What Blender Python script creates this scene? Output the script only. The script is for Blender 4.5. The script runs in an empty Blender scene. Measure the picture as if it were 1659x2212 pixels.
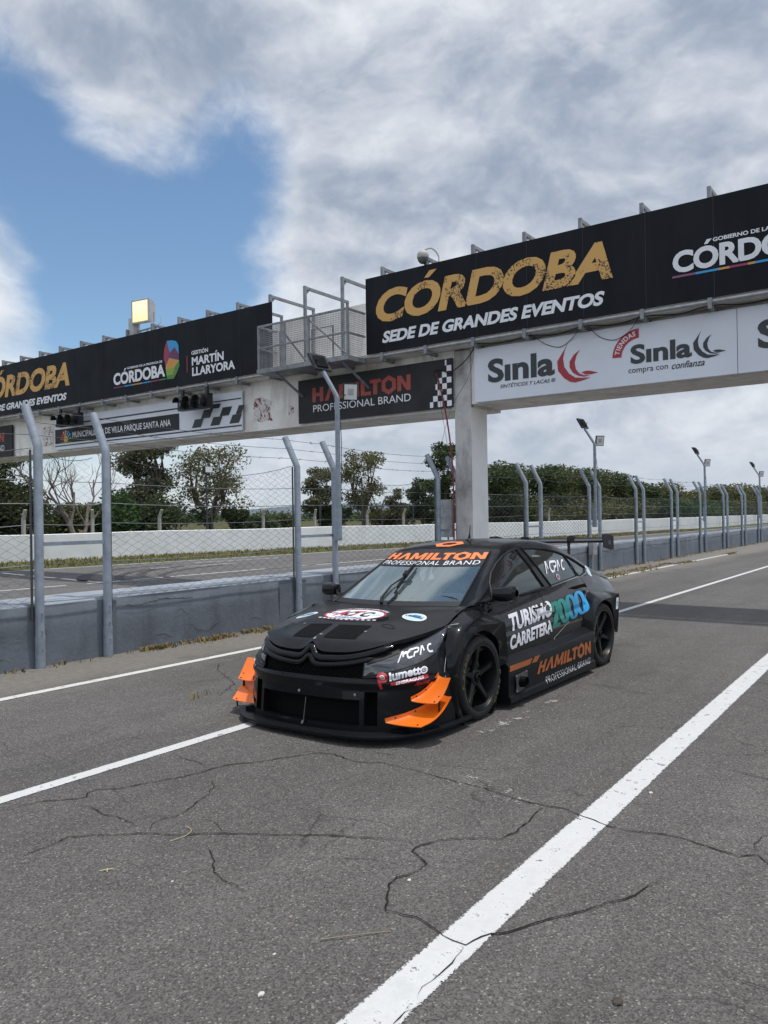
import bpy, bmesh, math, random
import numpy as np
from math import sin, cos, pi, radians, sqrt, atan2
from mathutils import Vector, Matrix, geometry
from mathutils.bvhtree import BVHTree

SC = bpy.context.scene
COL = SC.collection

# ------------------------------------------------------------------ camera
cam_d = bpy.data.cameras.new('camera'); cam = bpy.data.objects.new('camera', cam_d); COL.objects.link(cam)
AZ, PITCH, ROLL = radians(36.129), radians(.3133), radians(.8427)
_f = Vector((cos(AZ)*cos(PITCH), sin(AZ)*cos(PITCH), sin(PITCH)))
_r0 = Vector((sin(AZ), -cos(AZ), 0)); _u0 = _r0.cross(_f)
_r = _r0*cos(ROLL)-_u0*sin(ROLL); _u = _u0*cos(ROLL)+_r0*sin(ROLL)
cam.matrix_world = Matrix(((_r.x,_u.x,-_f.x,0),(_r.y,_u.y,-_f.y,0),(_r.z,_u.z,-_f.z,1.66),(0,0,0,1)))
cam_d.sensor_fit = 'VERTICAL'; cam_d.sensor_height = 24; cam_d.lens = 24*1703.72/2212
cam_d.clip_start = .05; cam_d.clip_end = 9000
SC.camera = cam

# ------------------------------------------------------------------ world: sky with broken cloud
SC.view_settings.view_transform = 'Standard'; SC.view_settings.look = 'None'
SC.view_settings.exposure = 0; SC.view_settings.gamma = 1
SUN = Vector((.13, -.17, 1)).normalized()
W = bpy.data.worlds.new('World'); SC.world = W; W.use_nodes = True
nt = W.node_tree; nt.nodes.clear()

class NB:
    """small node builder"""
    def __init__(s, tree): s.t = tree
    def n(s, typ, ins=None, **kw):
        nd = s.t.nodes.new(typ)
        for k, v in kw.items(): setattr(nd, k, v)
        for k, v in (ins or {}).items():
            if hasattr(v, 'is_output'): s.t.links.new(v, nd.inputs[k])
            elif v is not None: nd.inputs[k].default_value = v
        return nd
    def m(s, op, a, b=None, c=None, clamp=False):
        nd = s.t.nodes.new('ShaderNodeMath'); nd.operation = op; nd.use_clamp = clamp
        for i, v in enumerate((a, b, c)):
            if v is None: continue
            if hasattr(v, 'is_output'): s.t.links.new(v, nd.inputs[i])
            else: nd.inputs[i].default_value = v
        return nd.outputs[0]
    def vm(s, op, a, b=None):
        nd = s.t.nodes.new('ShaderNodeVectorMath'); nd.operation = op
        for i, v in enumerate((a, b)):
            if v is None: continue
            if hasattr(v, 'is_output'): s.t.links.new(v, nd.inputs[i])
            else: nd.inputs[i].default_value = v
        return nd.outputs['Value'] if op in ('DOT_PRODUCT', 'LENGTH') else nd.outputs[0]
    def mr(s, v, a, b, c=0., d=1., interp='LINEAR'):
        nd = s.t.nodes.new('ShaderNodeMapRange'); nd.interpolation_type = interp
        s.t.links.new(v, nd.inputs[0])
        for i, x in enumerate((a, b, c, d)): nd.inputs[i+1].default_value = x
        return nd.outputs[0]
    def noise(s, vec, scale, detail=4., rough=.55, dist=0., lac=2., w=None):
        nd = s.n('ShaderNodeTexNoise', {'Scale': scale, 'Detail': detail, 'Roughness': rough, 'Distortion': dist, 'Lacunarity': lac})
        if w is not None: nd.noise_dimensions = '4D'; nd.inputs['W'].default_value = w
        if vec is not None: s.t.links.new(vec, nd.inputs['Vector'])
        return nd.outputs['Fac']
    def mix(s, f, a, b):
        nd = s.t.nodes.new('ShaderNodeMix'); nd.data_type = 'RGBA'
        for k, v in ((0, f), (6, a), (7, b)):
            if hasattr(v, 'is_output'): s.t.links.new(v, nd.inputs[k])
            else: nd.inputs[k].default_value = v if k == 0 or len(v) == 4 else (*v, 1)
        return nd.outputs[2]

b = NB(nt)
tc = b.n('ShaderNodeTexCoord').outputs['Generated']
sky = b.n('ShaderNodeTexSky', sky_type='NISHITA', sun_disc=False, sun_elevation=math.asin(SUN.z), sun_rotation=atan2(SUN.x, SUN.y), altitude=400, air_density=1.0, dust_density=.3, ozone_density=1.5)
sep = b.n('ShaderNodeSeparateXYZ', {0: tc})
zc = b.m('MAXIMUM', sep.outputs[2], 0.)
pc = b.vm('ADD', b.vm('MULTIPLY', tc, (1., 1., 1.55)), (3.7, 1.2, .4))
warp = b.n('ShaderNodeTexNoise', {'Vector': pc, 'Scale': 3.2, 'Detail': 4.})
wv = b.vm('MULTIPLY', b.vm('SUBTRACT', warp.outputs['Color'], (.5, .5, .5)), (.16, .16, .16))
pw = b.vm('ADD', pc, wv)
big = b.noise(pw, 3.4, 7., .55, w=3.1)
fine = b.noise(pw, 10., 9., .60, w=7.7)
den = b.m('ADD', b.m('MULTIPLY', b.m('SUBTRACT', big, .5), 2.6), b.m('MULTIPLY', b.m('SUBTRACT', fine, .5), 1.3))
den = b.m('ADD', den, .62)
# where this sky is open (negative) and where it is thick (positive): direction, angular size, weight
BLOBS = [((.385,.30,.87), .12, -1.5), ((.50,.71,.50), .10, .3), ((.575,.748,.325), .185, -.80), ((.50,.79,.36), .11, -.55), ((.622,.660,.42), .07, -.60), ((.645,.634,.433), .05, -.45), ((.535,.80,.275), .07, -.40),  # first gap is out of view, added so the windscreen reflects dark blue
         ((.455,.80,.40), .07, -.75), ((.605,.75,.28), .11, -.62), ((.645,.715,.28), .07, -.45), ((.55,.80,.24), .07, -.4), ((.742,.52,.424), .055, -.75), ((.70,.56,.43), .04, -.3),
         ((.465,.838,.280), .085, 1.1), ((.505,.74,.445), .085, .75), ((.68,.56,.49), .16, .45), ((.60,.77,.225), .06, .3), ((.82,.35,.44), .30, .55),
         ((.95,.2,.12), .5, .5), ((.45,.75,.49), .06, .2), ((.74,.60,.32), .13, .45), ((-.3,-.2,.9), .9, .12), ((.56,.66,.52), .12, .45)]
for dv, sg, wt in BLOBS:
    dv = Vector(dv).normalized()
    dist = b.vm('LENGTH', b.vm('SUBTRACT', tc, tuple(dv)))
    g = b.mr(dist, 0., sg*2., wt, 0., 'SMOOTHSTEP')
    den = b.m('ADD', den, g)
mask = b.mr(b.m('ADD', den, b.mr(zc, .0, .2, .35, 0.)), -.02, 1.08, 0., 1., 'SMOOTHSTEP')
thick = b.mr(den, .5, 1.5, 0., 1., 'SMOOTHSTEP')
# sunlit relief: the cloud field sampled again a little towards the sun
pw2 = b.vm('ADD', pw, (-.004, .0, .035))
big2 = b.noise(pw2, 3.4, 7., .55, w=3.1); fine2 = b.noise(pw2, 10., 9., .60, w=7.7)
slope = b.m('ADD', b.m('MULTIPLY', b.m('SUBTRACT', big, big2), 3.2), b.m('MULTIPLY', b.m('SUBTRACT', fine, fine2), .55))
fold = b.noise(pw, 3.0, 7., .56, w=1.9)
bright = b.m('ADD', b.m('MULTIPLY', b.m('SUBTRACT', fold, .5), 3.0), b.m('MULTIPLY', slope, 1.7))
bright = b.m('ADD', bright, b.m('SUBTRACT', .86, b.m('MULTIPLY', thick, .55)))
bright = b.mr(bright, -.45, 1.35, 0., 1., 'SMOOTHSTEP')
cloud = b.mix(bright, (3.1, 3.75, 4.85), (9.0, 9.2, 9.6))
hz = b.mr(zc, .0, .16, 1., 0., 'SMOOTHSTEP')
cloud = b.mix(b.m('MULTIPLY', hz, .55), cloud, (5.3, 6.0, 7.0))
# clouds glow around the sun overhead; unseen sky behind the camera brightened as added fill
glow = b.mr(b.vm('DOT_PRODUCT', tc, tuple(SUN)), .62, 1., 0., .8, 'SMOOTHSTEP')
back_fill = b.mr(b.vm('DOT_PRODUCT', tc, (-.81, -.57, .15)), .0, .9, 0., .6, 'SMOOTHSTEP')
boost = b.m('ADD', 1., b.m('ADD', glow, back_fill))
cloud = b.vm('MULTIPLY', cloud, b.n('ShaderNodeCombineXYZ', {0: boost, 1: boost, 2: boost}).outputs[0])
skyb = b.mix(1., sky.outputs[0], sky.outputs[0])
gain = b.n('ShaderNodeMix', data_type='RGBA', blend_type='MULTIPLY'); gain.inputs[0].default_value = 1
nt.links.new(sky.outputs[0], gain.inputs[6]); gain.inputs[7].default_value = (1.22, 1.34, 1.34, 1)
fin = b.mix(b.m('MULTIPLY', mask, .96), gain.outputs[2], cloud)
bg = b.n('ShaderNodeBackground', {'Color': fin, 'Strength': .10})
out = b.n('ShaderNodeOutputWorld', {'Surface': bg.outputs[0]})

sd = bpy.data.lights.new('sun', 'SUN'); so = bpy.data.objects.new('sun', sd); COL.objects.link(so)
sd.energy = 3.0; sd.angle = radians(1.6); sd.color = (1, .96, .9)
so.rotation_euler = SUN.to_track_quat('Z', 'Y').to_euler()
SC.cycles.max_bounces = 8; SC.cycles.transparent_max_bounces = 24; SC.cycles.use_denoising = True

# ------------------------------------------------------------------ helpers
def link(o, parent=None):
    COL.objects.link(o)
    if parent is not None: o.parent = parent
    return o
class MB:
    def __init__(s): s.v = []; s.f = []; s.mi = []; s.m = 0
    def add(s, vs, fs):
        o = len(s.v); s.v += [tuple(p) for p in vs]
        for f in fs: s.f.append(tuple(i+o for i in f)); s.mi.append(s.m)
    def box(s, a, c):
        x0,y0,z0 = a; x1,y1,z1 = c
        s.add([(x0,y0,z0),(x1,y0,z0),(x1,y1,z0),(x0,y1,z0),(x0,y0,z1),(x1,y0,z1),(x1,y1,z1),(x0,y1,z1)],
              [(0,3,2,1),(4,5,6,7),(0,1,5,4),(1,2,6,5),(2,3,7,6),(3,0,4,7)])
    def obox(s, c, ax, ay, az):
        c, ax, ay, az = map(Vector, (c, ax, ay, az))
        P = [c+ax*i+ay*j+az*k for k in (-1,1) for j in (-1,1) for i in (-1,1)]
        s.add(P, [(0,2,3,1),(4,5,7,6),(0,1,5,4),(1,3,7,5),(3,2,6,7),(2,0,4,6)])
    def tube(s, path, r, n=8, cap=True, closed=False):
        P = [Vector(p) for p in path]; R = r if isinstance(r, (list, tuple)) else [r]*len(P)
        vs = []; N = len(P); up = None
        for i, p in enumerate(P):
            t = (P[(i+1) % N]-P[i-1]) if closed else (P[min(i+1, N-1)]-P[max(i-1, 0)])
            t.normalize()
            if up is None:
                up = Vector((0,0,1)) if abs(t.z) < .9 else Vector((1,0,0))
            a = t.cross(up); 
            if a.length < 1e-5: a = t.orthogonal()
            a.normalize(); up = a.cross(t).normalized()
            for k in range(n):
                an = 2*pi*k/n; vs.append(p+(a*cos(an)+up*sin(an))*R[i])
        fs = []
        for i in range(N if closed else N-1):
            j = (i+1) % N
            for k in range(n):
                k2 = (k+1) % n; fs.append((i*n+k, i*n+k2, j*n+k2, j*n+k))
        if cap and not closed:
            fs.append(tuple(range(n-1, -1, -1))); fs.append(tuple((N-1)*n+k for k in range(n)))
        s.add(vs, fs)
    def grid(s, G, keep=None, flip=False):
        n, m = len(G), len(G[0]); fs = []
        for i in range(n-1):
            for j in range(m-1):
                if keep and not keep(i, j): continue
                q = (i*m+j, i*m+j+1, (i+1)*m+j+1, (i+1)*m+j)
                fs.append(q[::-1] if flip else q)
        s.add([p for row in G for p in row], fs)
    def prism(s, poly, base, ax, ay, an, d):
        """2-D polygon extruded: base + ax*u + ay*v, thickness d along an"""
        base, ax, ay, an = map(Vector, (base, ax, ay, an)); n = len(poly)
        lo = [base+ax*u+ay*w for u, w in poly]; hi = [p+an*d for p in lo]
        fs = [(i, (i+1) % n, n+(i+1) % n, n+i) for i in range(n)]
        tri = geometry.tessellate_polygon([[Vector((u, w, 0)) for u, w in poly]])
        fs += [tuple(t) for t in tri] + [tuple(n+i for i in t[::-1]) for t in tri]
        s.add(lo+hi, fs)
    def lathe(s, prof, o, ax, n=32, a0=0, a1=2*pi):
        """prof: (radius, along) pairs, axis ax"""
        o, ax = Vector(o), Vector(ax).normalized(); u = ax.orthogonal().normalized(); w = ax.cross(u)
        full = abs(a1-a0-2*pi) < 1e-6; N = n if full else n+1
        G = [[o+ax*h+(u*cos(a0+(a1-a0)*k/n)+w*sin(a0+(a1-a0)*k/n))*r for k in range(N)]+([o+ax*h+(u*cos(a0)+w*sin(a0))*r] if full else []) for r, h in prof]
        s.grid(G)
    def build(s, name, mat, parent=None, smooth=False, sharp=40, loc=None, fixn=True):
        me = bpy.data.meshes.new(name); me.from_pydata(s.v, [], s.f)
        mats = mat if isinstance(mat, (list, tuple)) else [mat]
        for m in mats: me.materials.append(m)
        if len(mats) > 1: me.polygons.foreach_set('material_index', s.mi)
        if fixn or smooth:
            bm = bmesh.new(); bm.from_mesh(me)
            if smooth: bmesh.ops.remove_doubles(bm, verts=bm.verts, dist=1e-5)
            if fixn: bmesh.ops.recalc_face_normals(bm, faces=bm.faces)
            if smooth:
                for f in bm.faces: f.smooth = True
                for e in bm.edges:
                    if len(e.link_faces) == 2 and e.calc_face_angle(0) > radians(sharp): e.smooth = False
            bm.to_mesh(me); bm.free()
        o = bpy.data.objects.new(name, me)
        if loc is not None: o.location = loc
        return link(o, parent)
def tag(o, label, cat, group=None):
    o['label'] = label; o['category'] = cat
    if group: o['group'] = group
    return o
def struct(o): o['kind'] = 'structure'; return o
def stuff(o, label=None, cat=None):
    o['kind'] = 'stuff'
    if label: o['label'] = label; o['category'] = cat
    return o
def empty(name, label, cat, loc=(0,0,0), group=None):
    o = bpy.data.objects.new(name, None); o.location = loc; o.empty_display_size = .2; COL.objects.link(o)
    return tag(o, label, cat, group)
def copy_tree(o, parent=None):
    c = o.copy(); COL.objects.link(c)
    if parent is not None: c.parent = parent
    for ch in list(o.children): copy_tree(ch, c)
    return c
def pchip(xs, ys, x): return float(np.interp(x, xs, ys))
def catmull(P, n):
    """n points along a Catmull-Rom spline through P (by chord length)"""
    P = np.array(P, float); N = len(P)
    d = np.r_[0, np.cumsum(np.maximum(np.linalg.norm(np.diff(P, axis=0), axis=1), 1e-6))]
    return hermite(d, P, np.linspace(0, d[-1], n))
def hermite(d, P, q):
    d = np.asarray(d, float); P = np.asarray(P, float); N = len(d)
    T = np.zeros_like(P); s = np.diff(P, axis=0)/np.diff(d)[:, None]
    for i in range(N):
        if i == 0: T[i] = s[0]
        elif i == N-1: T[i] = s[-1]
        else:
            h0, h1 = d[i]-d[i-1], d[i+1]-d[i]; T[i] = (s[i-1]*h1+s[i]*h0)/(h0+h1)
    out = []
    for x in np.atleast_1d(q):
        i = int(np.clip(np.searchsorted(d, x)-1, 0, N-2)); h = d[i+1]-d[i]; t = (x-d[i])/h
        out.append((2*t**3-3*t*t+1)*P[i]+(t**3-2*t*t+t)*h*T[i]+(-2*t**3+3*t*t)*P[i+1]+(t**3-t*t)*h*T[i+1])
    return np.array(out)

# ------------------------------------------------------------------ materials
def mat(name, col, rough=.6, metal=0., var=0., vscale=6., bump=0., bscale=40., coat=0., spec=.5, col2=None, detail=5.):
    m = bpy.data.materials.new(name); m.use_nodes = True; t = m.node_tree; B = NB(t)
    p = t.nodes['Principled BSDF']
    p.inputs['Roughness'].default_value = rough; p.inputs['Metallic'].default_value = metal
    p.inputs['Coat Weight'].default_value = coat; p.inputs['Specular IOR Level'].default_value = spec
    p.inputs['Base Color'].default_value = (*col, 1)
    oc = t.nodes.new('ShaderNodeTexCoord').outputs['Object']
    if var or col2:
        f = B.noise(oc, vscale, detail, .6)
        f = B.mr(f, .32, .68)
        c2 = col2 if col2 else tuple(c*(1-var) for c in col)
        c1 = col if col2 else tuple(min(1, c*(1+var)) for c in col)
        t.links.new(B.mix(f, c1, c2), p.inputs['Base Color'])
        t.links.new(B.mr(f, 0, 1, max(.02, rough-.06), min(1, rough+.06)), p.inputs['Roughness'])
    if bump:
        h = B.noise(oc, bscale, 4., .6)
        bn = B.n('ShaderNodeBump', {'Strength': bump, 'Distance': .01, 'Height': h})
        t.links.new(bn.outputs[0], p.inputs['Normal'])
    return m
def getn(m): return m.node_tree, NB(m.node_tree), m.node_tree.nodes['Principled BSDF']

def asphalt(name, c0, c1, dirt=False, worn=False):
    m = mat(name, c0, .85, spec=.3); t, B, p = getn(m)
    oc = B.n('ShaderNodeTexCoord').outputs['Object']
    patch = B.noise(oc, .35, 6., .6, dist=.6)
    mid = B.noise(oc, 3.5, 5., .65)
    mp = B.n('ShaderNodeMapping', {'Vector': oc, 'Scale': (.10, 1.1, 1.)}).outputs[0]
    lane = B.noise(mp, 1.0, 5., .6)                       # wear running along the lane
    base = B.mix(B.mr(patch, .3, .7), c0, c1)
    base = B.mix(B.mr(lane, .50, .66, 0., .45), base, tuple(x*1.28 for x in c1))
    base = B.mix(B.mr(lane, .46, .34, 0., .5), base, tuple(x*.72 for x in c0))
    base = B.mix(B.mr(mid, .35, .75, 0., .35), base, tuple(x*.70 for x in c0))
    base = B.mix(B.mr(B.noise(oc, .9, 3., .5, dist=1.2), .64, .74, 0., .45), base, tuple(x*.6 for x in c0))
    vor = B.n('ShaderNodeTexVoronoi', {'Vector': oc, 'Scale': 135.})
    vc = B.n('ShaderNodeSeparateColor', {0: vor.outputs['Color']}).outputs[0]
    stone = B.mr(vc, .0, 1., .52, 1.48)
    agg = B.n('ShaderNodeMix', data_type='RGBA', blend_type='MULTIPLY'); agg.inputs[0].default_value = 1
    t.links.new(base, agg.inputs[6]); cc = B.n('ShaderNodeCombineColor', {0: stone, 1: stone, 2: stone}); t.links.new(cc.outputs[0], agg.inputs[7])
    pale = B.m('GREATER_THAN', vc, .968)
    vor2 = B.n('ShaderNodeTexVoronoi', {'Vector': oc, 'Scale': 38.})
    v2 = B.n('ShaderNodeSeparateColor', {0: vor2.outputs['Color']}).outputs[1]
    big = B.m('MULTIPLY', B.m('GREATER_THAN', v2, .993), B.m('LESS_THAN', vor2.outputs['Distance'], .22))
    col = B.mix(B.m('MULTIPLY', B.m('MAXIMUM', B.m('MULTIPLY', pale, .6), big), .5), agg.outputs[2], (.42, .39, .35))
    wob = B.vm('ADD', oc, B.vm('MULTIPLY', B.vm('SUBTRACT', B.n('ShaderNodeTexNoise', {'Vector': oc, 'Scale': 2.5, 'Detail': 6.}).outputs['Color'], (.5,.5,.5)), (.5,.5,0)))
    ve = B.n('ShaderNodeTexVoronoi', {'Vector': wob, 'Scale': 1.15}, feature='DISTANCE_TO_EDGE').outputs['Distance']
    hair = B.m('MULTIPLY', B.mr(ve, .002, .007, 1., 0.), B.mr(B.noise(oc, .55, 3., .6), .45, .55))
    col = B.mix(B.m('MULTIPLY', hair, .7), col, (.03,.027,.025))
    if dirt:
        sp = B.n('ShaderNodeSeparateXYZ', {0: oc})
        e = B.m('ADD', sp.outputs[1], B.m('MULTIPLY', B.m('SUBTRACT', B.noise(oc, 1.1, 6., .65), .5), 1.6))
        e = B.m('ADD', e, B.mr(sp.outputs[0], 9., 26., 0., .75))
        d = B.mr(e, 6.95, 7.9, 0., .85, 'SMOOTHSTEP')
        grit = B.mix(B.mr(B.noise(oc, 14., 6., .7), .3, .7), (.13, .12, .105), (.22, .205, .18))
        col = B.mix(d, col, grit)
    t.links.new(col, p.inputs['Base Color'])
    hgt = B.m('ADD', B.m('MULTIPLY', vor.outputs['Distance'], .7), B.m('MULTIPLY', B.noise(oc, 60., 3., .6), .5))
    bn = B.n('ShaderNodeBump', {'Strength': .55, 'Distance': .006, 'Height': hgt}); t.links.new(bn.outputs[0], p.inputs['Normal'])
    return m
M = {}
M['asphalt'] = asphalt('pit_asphalt', (.083,.078,.073), (.115,.108,.102), dirt=True)
M['track'] = asphalt('track_asphalt', (.105,.10,.098), (.14,.134,.13))
def paint_line(name, wear, col=(.57,.575,.57)):
    """road paint: worn through to the asphalt along noise, ragged at its edges"""
    m = bpy.data.materials.new(name); m.use_nodes = True; t = m.node_tree; B = NB(t); p = t.nodes['Principled BSDF']
    p.inputs['Roughness'].default_value = .75
    oc = B.n('ShaderNodeTexCoord').outputs['Object']
    f = B.noise(oc, 9., 8., .7); g = B.noise(oc, 90., 3., .6); l = B.noise(oc, 1.2, 4., .6)
    c = B.mix(B.mr(f, .35, .7), col, tuple(x*.82 for x in col))
    c = B.mix(B.m('MULTIPLY', B.mr(l, .42, .7), .5), c, (.50,.49,.47))
    c = B.mix(B.m('MULTIPLY', B.mr(g, .5, .75), .4), c, (.42,.41,.40))
    t.links.new(c, p.inputs['Base Color'])
    uv = B.n('ShaderNodeUVMap').outputs[0]; s = B.n('ShaderNodeSeparateXYZ', {0: uv})
    edge = B.m('SUBTRACT', .5, B.m('ABSOLUTE', B.m('SUBTRACT', s.outputs[1], .5)))        # 0 at the edge
    a = B.m('ADD', B.m('MULTIPLY', edge, 13.), B.m('ADD', B.m('MULTIPLY', B.m('SUBTRACT', g, .5), 3.4), B.m('MULTIPLY', B.m('SUBTRACT', f, .5), 2.2)))
    hole = B.m('ADD', B.m('MULTIPLY', f, .65), B.m('MULTIPLY', g, .35))
    al = B.m('MULTIPLY', B.mr(a, .0, .5), B.mr(hole, wear-.02, wear+.05))
    t.links.new(al, p.inputs['Alpha'])
    return m
M['line'] = paint_line('lane_paint', .385); M['line_thin'] = paint_line('edge_paint', .28, (.72,.72,.70)); M['line_worn'] = paint_line('faded_paint', .56, (.46,.44,.41))
M['line_verge'] = paint_line('verge_paint', .40, (.62,.61,.58))
M['crack'] = mat('crack_dark', (.020,.018,.016), .95, var=.4, vscale=30, spec=.1)
M['skid'] = mat('tyre_mark', (.040,.037,.036), .8, var=.3, vscale=3)
M['field'] = mat('field_ground', (.060,.065,.026), .95, col2=(.085,.078,.035), vscale=.05, spec=.1)
M['grass'] = mat('field_grass', (.10,.10,.038), .95, col2=(.06,.078,.026), vscale=.8, bump=.6, bscale=8, spec=.1)
M['grassblade'] = mat('grass_blade', (.16,.17,.05), .8, col2=(.22,.19,.075), vscale=3, spec=.2)
M['dryblade'] = mat('dry_grass_blade', (.25,.17,.075), .85, col2=(.13,.10,.05), vscale=9, spec=.15)
def wall_mat(name, c, stain, streak=1.):
    m = mat(name, c, .8, spec=.3); t, B, p = getn(m)
    oc = B.n('ShaderNodeTexCoord').outputs['Object']
    mp = B.n('ShaderNodeMapping', {'Vector': oc, 'Scale': (1., 1., .25)}).outputs[0]
    a = B.noise(oc, 1.3, 7., .62); s = B.noise(mp, 3.2, 5., .6); g = B.noise(oc, 22., 5., .65)
    col = B.mix(B.mr(a, .4, .68, 0., .75), c, stain)
    col = B.mix(B.mr(s, .52, .72, 0., .45*streak), col, tuple(x*.6 for x in stain))
    col = B.mix(B.mr(g, .55, .8, 0., .35), col, tuple(min(1, x*1.35) for x in c))
    t.links.new(col, p.inputs['Base Color'])
    h = B.m('ADD', B.m('MULTIPLY', g, .5), B.m('MULTIPLY', B.noise(oc, 5., 6., .6), .9))
    bn = B.n('ShaderNodeBump', {'Strength': .5, 'Distance': .02, 'Height': h}); t.links.new(bn.outputs[0], p.inputs['Normal'])
    return m
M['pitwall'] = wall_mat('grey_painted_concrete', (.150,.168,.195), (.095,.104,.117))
M['walltop'] = wall_mat('sunlit_wall_top', (.30,.335,.38), (.21,.23,.265), .4)  # same wall paint made paler: sunlight on the top put into the colour
M['whitewall'] = wall_mat('white_painted_concrete', (.80,.81,.82), (.68,.68,.67), .25)
M['beam'] = wall_mat('weathered_white_concrete', (.80,.79,.76), (.52,.48,.43), 1.)
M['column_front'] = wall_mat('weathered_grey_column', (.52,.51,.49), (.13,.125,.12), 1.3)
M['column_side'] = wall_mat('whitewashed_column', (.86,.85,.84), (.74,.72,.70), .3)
def peel_mat():
    m = mat('peeling_red_poster', (.6,.59,.56), .8); t, B, p = getn(m)
    oc = B.n('ShaderNodeTexCoord').outputs['Object']
    f = B.noise(oc, 7., 7., .72, dist=.7); g = B.noise(oc, 17., 5., .7)
    col = B.mix(B.m('GREATER_THAN', f, .53), (.60,.59,.56), (.20,.02,.025))
    col = B.mix(B.m('GREATER_THAN', g, .57), col, (.72,.70,.68))
    t.links.new(col, p.inputs['Base Color']); return m
M['peel'] = peel_mat()
M['post'] = mat('grey_painted_post', (.235,.27,.315), .5, var=.18, vscale=9, bump=.08, bscale=30)
M['galv'] = mat('galvanised_steel', (.36,.37,.38), .45, .55, var=.2, vscale=8)
M['steel'] = mat('grey_steel_frame', (.23,.24,.255), .55, .3, var=.25, vscale=6)
M['wire'] = mat('fence_wire', (.075,.08,.085), .55, .5)
M['wirelight'] = mat('cable_wire', (.20,.21,.23), .5, .6)
M['rubber'] = mat('black_cable', (.012,.012,.013), .6)
M['redcable'] = mat('red_conduit', (.20,.025,.03), .5)
M['lampblack'] = mat('black_lamp_housing', (.012,.013,.016), .45, var=.2)
M['lampglass'] = mat('lamp_reflector', (.66,.68,.66), .35, spec=.6)
M['lampgrey'] = mat('grey_lamp_housing', (.42,.43,.43), .5, .2, var=.1)
M['vinyl'] = mat('black_vinyl', (.0058,.0072,.0105), .55, var=.25, vscale=1.2, bump=.35, bscale=1.6, spec=.16)
t, B_, p_ = getn(M['vinyl']); _o = B_.n('ShaderNodeTexCoord').outputs['Object']
_s = B_.noise(B_.n('ShaderNodeMapping', {'Vector': _o, 'Scale': (.0, 1.0, .12)}).outputs[0], 2.2, 4., .6); t.links.new(B_.mix(B_.mr(_s, .3, .7), (.0045,.0055,.008), (.0115,.0135,.0175)), p_.inputs['Base Color'])
M['vinylgrey'] = mat('dark_grey_vinyl', (.034,.035,.038), .55, var=.15, vscale=1.5, bump=.08, bscale=2.5, spec=.15)
M['signwhite'] = mat('white_sign_panel', (.66,.69,.75), .5, var=.05, vscale=1.)
M['txtwhite'] = mat('white_lettering', (.74,.75,.78), .5, var=.04)
M['txtsoft'] = mat('off_white_lettering', (.56,.58,.60), .55, var=.06)
M['txtdark'] = mat('charcoal_lettering', (.028,.034,.038), .5)
M['signred'] = mat('red_lettering', (.33,.055,.04), .5, var=.08)
M['swoosh'] = mat('crimson_emblem', (.36,.018,.035), .45)
def gold():
    m = mat('worn_gold_lettering', (.62,.35,.10), .55); t, B, p = getn(m)
    oc = B.n('ShaderNodeTexCoord').outputs['Object']
    f = B.noise(oc, 26., 6., .75); r = B.noise(oc, 2.3, 2., .5)
    k = B.m('MULTIPLY', B.m('GREATER_THAN', f, .53), B.m('GREATER_THAN', B.m('ADD', r, B.m('MULTIPLY', B.m('SUBTRACT', f, .5), .5)), .575))
    t.links.new(B.mix(k, (.62,.35,.10), (.012,.014,.017)), p.inputs['Base Color']); return m
M['gold'] = gold()
for k, c in dict(sky_blue=(.03,.30,.62), deep_red=(.33,.03,.05), plum=(.13,.03,.10), amber=(.58,.28,.06), lime=(.24,.36,.04), green=(.05,.23,.05), crimson=(.30,.03,.10), olive=(.14,.20,.04), teal=(.04,.25,.26), pink=(.22,.07,.17), orange2=(.50,.14,.02)).items():
    M[k] = mat(k+'_print', c, .5)
# ------------------------------------------------------------------ printed shapes
_txt = {}
_BASE = dict(zip('ÓÍÉ', 'OIE'))
def _raw(s, bold, shear, space):
    cu = bpy.data.curves.new('t', 'FONT'); cu.body = s; cu.offset = bold; cu.shear = shear; cu.space_character = space; cu.resolution_u = 4
    cu.dimensions = '2D'; cu.fill_mode = 'FRONT'
    ob = bpy.data.objects.new('t', cu); me = bpy.data.meshes.new_from_object(ob)
    V = np.array([v.co[:2] for v in me.vertices]); F = [tuple(p.vertices) for p in me.polygons]
    bpy.data.objects.remove(ob); bpy.data.meshes.remove(me); return V, F
def text2d(s, bold=0., shear=0., space=1.):
    """outline of a line of text in a unit box (capitals' height); accents are added above it"""
    key = (s, bold, shear, space)
    if key in _txt: return _txt[key]
    pl = ''.join(_BASE.get(c, c) for c in s); V, F = _raw(pl, bold, shear, space); F = list(F)
    lo, hi = V.min(0), V.max(0)
    for i, c in enumerate(s):
        if c in _BASE:
            a = _raw(pl[:i+1], bold, 0, space)[0][:, 0].max(); e = _raw(pl[:i]+'I', bold, 0, space)[0]; l0 = e[:, 0].max()-(_raw('I', bold, 0, space)[0][:, 0].max()-_raw('I', bold, 0, space)[0][:, 0].min()) if i else lo[0]
            cx = (a+l0)/2; h = hi[1]-lo[1]; y0 = hi[1]+.07*h; sx = shear*y0; n = len(V)
            A = [(cx-.09*h+sx, y0), (cx+.06*h+sx, y0), (cx+.24*h+sx+shear*.2*h, y0+.20*h), (cx+.03*h+sx+shear*.2*h, y0+.20*h)]
            V = np.vstack([V, np.array(A)]); F.append((n, n+1, n+2, n+3))
    V = (V-lo)/(hi-lo)
    _txt[key] = (V, F, (hi-lo)[0]/(hi-lo)[1]); return _txt[key]
def poly2d(P):
    tri = geometry.tessellate_polygon([[Vector((u, w, 0)) for u, w in P]])
    return np.array(P, float), [tuple(t) for t in tri]
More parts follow.
